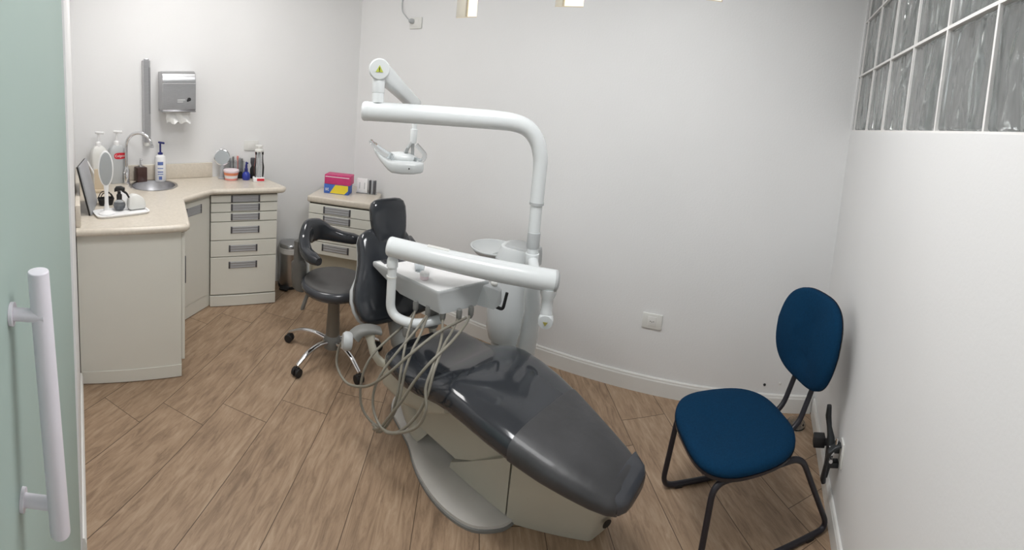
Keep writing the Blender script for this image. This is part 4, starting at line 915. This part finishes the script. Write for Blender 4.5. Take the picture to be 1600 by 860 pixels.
def trigger(t, c, z, s, material):
    a = V((.35, .94, 0)); q = MB().lathe([(.013*s, z), (.013*s, z+.02*s), (.008*s, z+.024*s), (.008*s, z+.034*s)], c)
    q.loft([sring(c+UP*(z+zz*s)+a*x*s, w*s, h*s, a.cross(UP), UP, 3, 14) for x, zz, w, h in ((-.022, .040, .006, .008), (-.014, .046, .011, .012), (.008, .049, .011, .011), (.026, .046, .007, .007))])
    q.tube([c+UP*(z+.040*s)+a*.014*s, c+UP*(z+.026*s)+a*.034*s, c+UP*(z+.006*s)+a*.046*s], [.006*s, .005*s, .004*s], 10)
    return part(t, 'trigger_head', q, material)
trigger(t, sb, .066, 1.25, 'rubber')
rc = V((-2.465, .625, zt_)); mm = frame(rc, V((-.1, 1, 0)))
cs = MB(mm); ol = [V((-.055, 0, .004)), V((.050, 0, .004)), V((.052, 0, .03)), V((.04, 0, .068)), V((.0, 0, .09)), V((-.03, 0, .092)), V((-.052, 0, .07))]
ol = fillet(ol, .02, 5, closed=True); cs.loft([[q+V((0, y, 0))*1 for q in [V((p.x*k, p.y, .045+(p.z-.045)*k)) for p in ol]] for y, k in ((-.026, .90), (-.022, .97), (-.014, 1.0), (.014, 1.0), (.022, .97), (.026, .9))])
t = thing('rounded_case', 'white rounded plastic case standing at the right of the white tray', 'case', rc); part(t, 'shell', cs, 'plastic', sharp=60)
part(t, 'foot_strip', MB(mm).box((0, 0, .002), (.09, .04, .004)), 'greyd')
cc = V((-2.56, .565, ZC)); mm = frame(cc, V((-.3, 1, 0)))
solo('folded_card', 'white folded card between the spray bottle and the rounded case', 'card', MB(mm).loft([[V((-.045, y, 0)), V((.045, y, 0)), V((.01, y*.1, .10)), V((-.02, y*.1, .10))] for y in (-.03, .03)]), 'ink', cc)
# leaning panel, small things behind it
t = thing('leaning_panel', 'grey flat panel with dark edge leaning on the wall by the glass door', 'panel', (-2.6, .33, ZC))
q0, q1, q2, q3 = V((-2.425, .345, ZC+.002)), V((-2.72, .428, ZC+.002)), V((-2.735, .366, ZC+.275)), V((-2.44, .283, ZC+.275))
nn = (q1-q0).cross(q3-q0).normalized(); nn = nn if nn.y > 0 else -nn
part(t, 'face', MB().loft([[q+nn*.002 for q in (q0, q1, q2, q3)], [q+nn*.010 for q in (q0, q1, q2, q3)]]), 'slate')
part(t, 'dark_back', MB().loft([[q-nn*.008+(q0-q1)*.008*k for q, k in ((q0, 1), (q1, -1), (q2, -1), (q3, 1))], [q+nn*.0015+(q0-q1)*.008*k for q, k in ((q0, 1), (q1, -1), (q2, -1), (q3, 1))]]), 'rubber')
t = thing('letter_holder', 'tan upright holder behind the grey leaning panel', 'holder', (-2.98, .50, ZC))
mm = frame(V((-2.98, .50, ZC)), V((.15, 1, 0)))
part(t, 'holder_base', MB(mm).box((0, 0, .01), (.10, .09, .02), bev=.004), 'tan'); part(t, 'upright', MB(mm).loft([[V((x, y*k, z)) for x, y in ((-.04, -.02), (.04, -.02), (.035, .02), (-.035, .02))] for z, k in ((.02, 1), (.10, 1.0), (.155, .6))]), 'tan')
solo('white_rod', 'thin white rod leaning out of the things at the back left', 'rod', MB().tube([(-3.06, .425, ZC+.20), (-3.05, .47, ZC+.11), (-3.04, .515, ZC+.004)], .006, 8), 'ink', (-3.05, .47, ZC))
bh = V((-2.64, .475, ZC)); mm = frame(bh, V((-.1, 1, 0)))
t = thing('wire_basket', 'small black wire handled basket behind the oval mirror', 'basket', bh)
part(t, 'basket_body', MB(mm).loft([sring((0, 0, z), a, b, V((1, 0, 0)), V((0, 1, 0)), 4, 24) for z, a, b in ((.0, .04, .03), (.04, .05, .04), (.04, .045, .035), (.004, .036, .026))]), 'rubber')
for s in (-1, 1): part(t, 'wire_handle', MB(mm).tube(catmull([(-.045, .02*s, .038), (-.02, .02*s, .075), (.025, .02*s, .07), (.046, .02*s, .038)], 5), .003, 8), 'rubber')
# right end of the worktop
rm = V((-3.095, 1.475, ZC)); aim = V((.9, -.42, .12)).normalized()
t = thing('round_mirror', 'round chrome table mirror on a stand at the end of the splashback', 'mirror', rm)
part(t, 'stand', MB().lathe([(.03, 0), (.032, .006), (.022, .012), (.018, .06), (.016, .11), (.0, .112)], rm), 'slate')
hc_ = rm+UP*.165
fo = part(t, 'mirror_frame', MB().lathe([(.0, -.008), (.055, -.008), (.063, -.003), (.063, .005), (.056, .008)], hc_, aim, 40), 'chrome'); part(fo, 'mirror_glass', MB().lathe([(.056, .006), (.056, .0085), (0, .009)], hc_, aim, 40), 'mirror')
pk = V((-3.015, 1.515, ZC))
t = thing('plastic_tub', 'white plastic tub with pink bands in front of the round mirror', 'tub', pk)
part(t, 'tub_body', MB().lathe([(.045, 0), (.048, .004), (.056, .066)], pk), 'ink'); part(t, 'pink_band', MB().lathe([(.0478, .003), (.0508, .018), (.0495, .018)], pk, cap=False), 'salmon', 'salmon pink printed band'); part(t, 'pink_band', MB().lathe([(.0536, .040), (.0568, .062), (.055, .062)], pk, cap=False), 'salmon', 'salmon pink printed band')
part(t, 'orange_print', MB().lathe([(.0552, .046), (.0570, .056), (.055, .056)], pk, cap=False), 'orange'); part(t, 'lid', MB().lathe([(.059, .064), (.0605, .067), (.0605, .078), (.057, .081), (0, .081)], pk), 'palepink')
og = V((-3.105, 1.60, ZC)); mm = frame(og, V((.35, 1, 0)))
t = thing('organiser', 'clear acrylic organiser holding brushes behind the pink tub', 'organiser', og)
part(t, 'box_body', MB(mm).box((0, 0, .065), (.13, .05, .13), bev=.002), 'clear')
for x, mt, h, lb in ((-.045, 'slate', .15, 'pale grey brush, leftmost in the clear organiser'), (-.02, 'greyd', .16, 'grey brush, second from the left in the clear organiser'), (.015, 'salmon', .165, 'salmon pink brush in the middle of the clear organiser'), (.035, 'slate', .15, 'pale grey brush just right of the pink one in the organiser'), (.05, 'greyd', .145, 'short grey brush, rightmost in the clear organiser')):
    solo('brush', lb, 'brush', MB(mm).cyl((x, .0, .0022), (x, .004, h), .0048, seg=10).lathe([(.0048, h-.03), (.008, h-.015), (.007, h), (0, h+.002)], (x, .003, 0), seg=10), mt, mm @ V((x, 0, 0)), 'brushes in the clear organiser')
bk_ = V((-3.045, 1.605, ZC)); mm = frame(bk_, V((.4, 1, 0)))
solo('black_clip', 'small black clip between the pink tub and the blue bottle', 'clip', MB(mm).loft([[V((-.03, y, .0)), V((.028, y, .0)), V((.030, y, .035)), V((.012, y, .052)), V((-.012, y, .044)), V((-.034, y, .024))] for y in (-.012, .012)]), 'rubber', bk_)
bb = V((-2.975, 1.625, ZC))
t = thing('spray_bottle', 'small blue spray bottle near the right end of the worktop', 'bottle', bb)
part(t, 'flask', MB().lathe([(0, 0), (.026, .001), (.032, .012), (.032, .038), (.024, .056), (.013, .064), (.012, .07)], bb), 'bluebot')
part(t, 'spray_head', MB().lathe([(.0135, .066), (.0135, .088), (.010, .092), (.0095, .112), (.007, .12), (.007, .138), (0, .14)], bb).box(tuple(bb+V((.008, .002, .13))), (.022, .012, .014), bev=.003), 'navy')
db = V((-3.005, 1.70, ZC))
t = thing('dark_bottle', 'slim black bottle left of the toothbrush stand', 'bottle', db)
part(t, 'bottle_body', MB().lathe([(.02, 0), (.022, .005), (.022, .075), (.012, .095), (.011, .10)], db), 'rubber'); part(t, 'cap', MB().lathe([(.012, .099), (.019, .12), (.02, .155), (.017, .16), (0, .16)], db), 'handledark')
tb_ = V((-2.885, 1.685, ZC)); mm = frame(tb_, V((.40, .92, 0)))
t = thing('toothbrush_stand', 'tall clear toothbrush display stand with white cap and red label', 'stand', tb_)
part(t, 'stand_base', MB(mm).box((0, 0, .017), (.088, .06, .034), bev=.004), 'ink'); part(t, 'red_label', MB(mm).box((.012, -.0305, .018), (.056, .002, .018)), 'red', 'red printed label')
part(t, 'pillar', MB(mm).box((0, 0, .13), (.034, .034, .19), bev=.002), 'clear')
part(t, 'core', MB(mm).cyl((0, .0, .034), (0, 0, .225), .009), 'ink')
part(t, 'cap', MB(mm).lathe([(.03, .225), (.034, .228), (.034, .24), (.026, .246), (.026, .262), (.03, .266), (.028, .275), (0, .275)]), 'plastic')
for x, y, mt, lb in ((-.028, -.012, 'rubber', 'black toothbrush at the front left of the display stand'), (.030, -.008, 'rubber', 'black toothbrush at the front right of the display stand'), (-.026, .016, 'salmon', 'pink toothbrush at the left back of the display stand'), (.031, .012, 'handledark', 'dark grey toothbrush at the right back of the display stand')):
    bo_ = MB(mm); bo_.loft([sring((x*k, y, z), a, .004, V((1, 0, 0)), V((0, 1, 0)), 3, 12) for z, a, k in ((.036, .004, 1), (.06, .006, 1.05), (.11, .0065, 1.1), (.15, .004, .95), (.18, .003, .9), (.205, .003, .9), (.206, .006, .9), (.226, .006, .9))])
    solo('toothbrush', lb, 'toothbrush', bo_, mt, mm @ V((x, y, .036)), 'toothbrushes on the display stand')
# ------------------------------------------------------------------ things on the corner cabinet
ZT = .8005
mm = frame(V((-2.575, 2.225, ZT)), V((.42, .27, 0)))
t = thing('glove_box', 'blue and yellow glove box lying under the pink one', 'box', (-2.575, 2.225, ZT), 'glove boxes on the corner cabinet')
bo_ = part(t, 'box_body', MB(mm).box((-.005, 0, .036), (.196, .11, .072), bev=.002), 'skyblue')
part(bo_, 'yellow_print', MB(mm).prism([(-.055, .0), (-.02, .068), (.092, .068), (.092, .035), (.055, 0)], 0, .001) if False else MB(mm @ TR(0, -.0552, .002) @ Matrix.Rotation(math.radians(90), 4, 'X')).prism([(-.055, .002), (-.012, .068), (.090, .068), (.090, .030), (.062, .002)], -.0004, .0008), 'yellow', 'yellow printed wave')
part(bo_, 'lettering', MB(mm).text('st', .042, TR(-.078, -.0558, .034) @ Matrix.Rotation(math.radians(90), 4, 'X'), .0006), 'ink')
t = thing('glove_box', 'magenta pink box stacked on top of the blue and yellow one', 'box', (-2.575, 2.225, ZT+.073), 'glove boxes on the corner cabinet')
bo_ = part(t, 'box_body', MB(mm).box((.002, .0, .109), (.206, .115, .072), bev=.004), 'pink'); part(bo_, 'top_flap', MB(mm).box((.002, -.01, .1455), (.18, .085, .002)), 'palepink') if False else part(bo_, 'top_flap', MB(mm).box((.002, -.058, .13), (.19, .002, .006)), 'palepink')
mm = frame(V((-2.445, 2.405, ZT)), V((.42, .27, 0)))
t = thing('card_holder', 'clear card holder with grey striped cards on the corner cabinet', 'holder', (-2.445, 2.405, ZT))
part(t, 'stand', MB(mm).box((0, 0, .003), (.16, .06, .005)), 'clear')
cg = 'cards in the clear holder'
w = solo('card', 'white card stack with two grey marks in the clear holder', 'card', MB(mm).box((-.035, -.005, .0605), (.085, .030, .108), bev=.001), 'ink', mm @ V((-.035, 0, .006)), cg)
for x in (-.055, -.015): part(w, 'grey_print', MB(mm).box((x, -.0206, .062), (.006, .002, .05)), 'grey')
for k, lb in enumerate(('dark grey card next to the white ones in the holder', 'pale grey card between the two dark ones in the holder', 'dark grey card at the right end of the holder')):
    solo('card', lb, 'card', MB(mm).box((.025+.02*k, -.005, .0565), (.014, .03, .10), bev=.001), 'handledark' if k != 1 else 'slate', mm @ V((.025+.02*k, 0, .006)), cg)
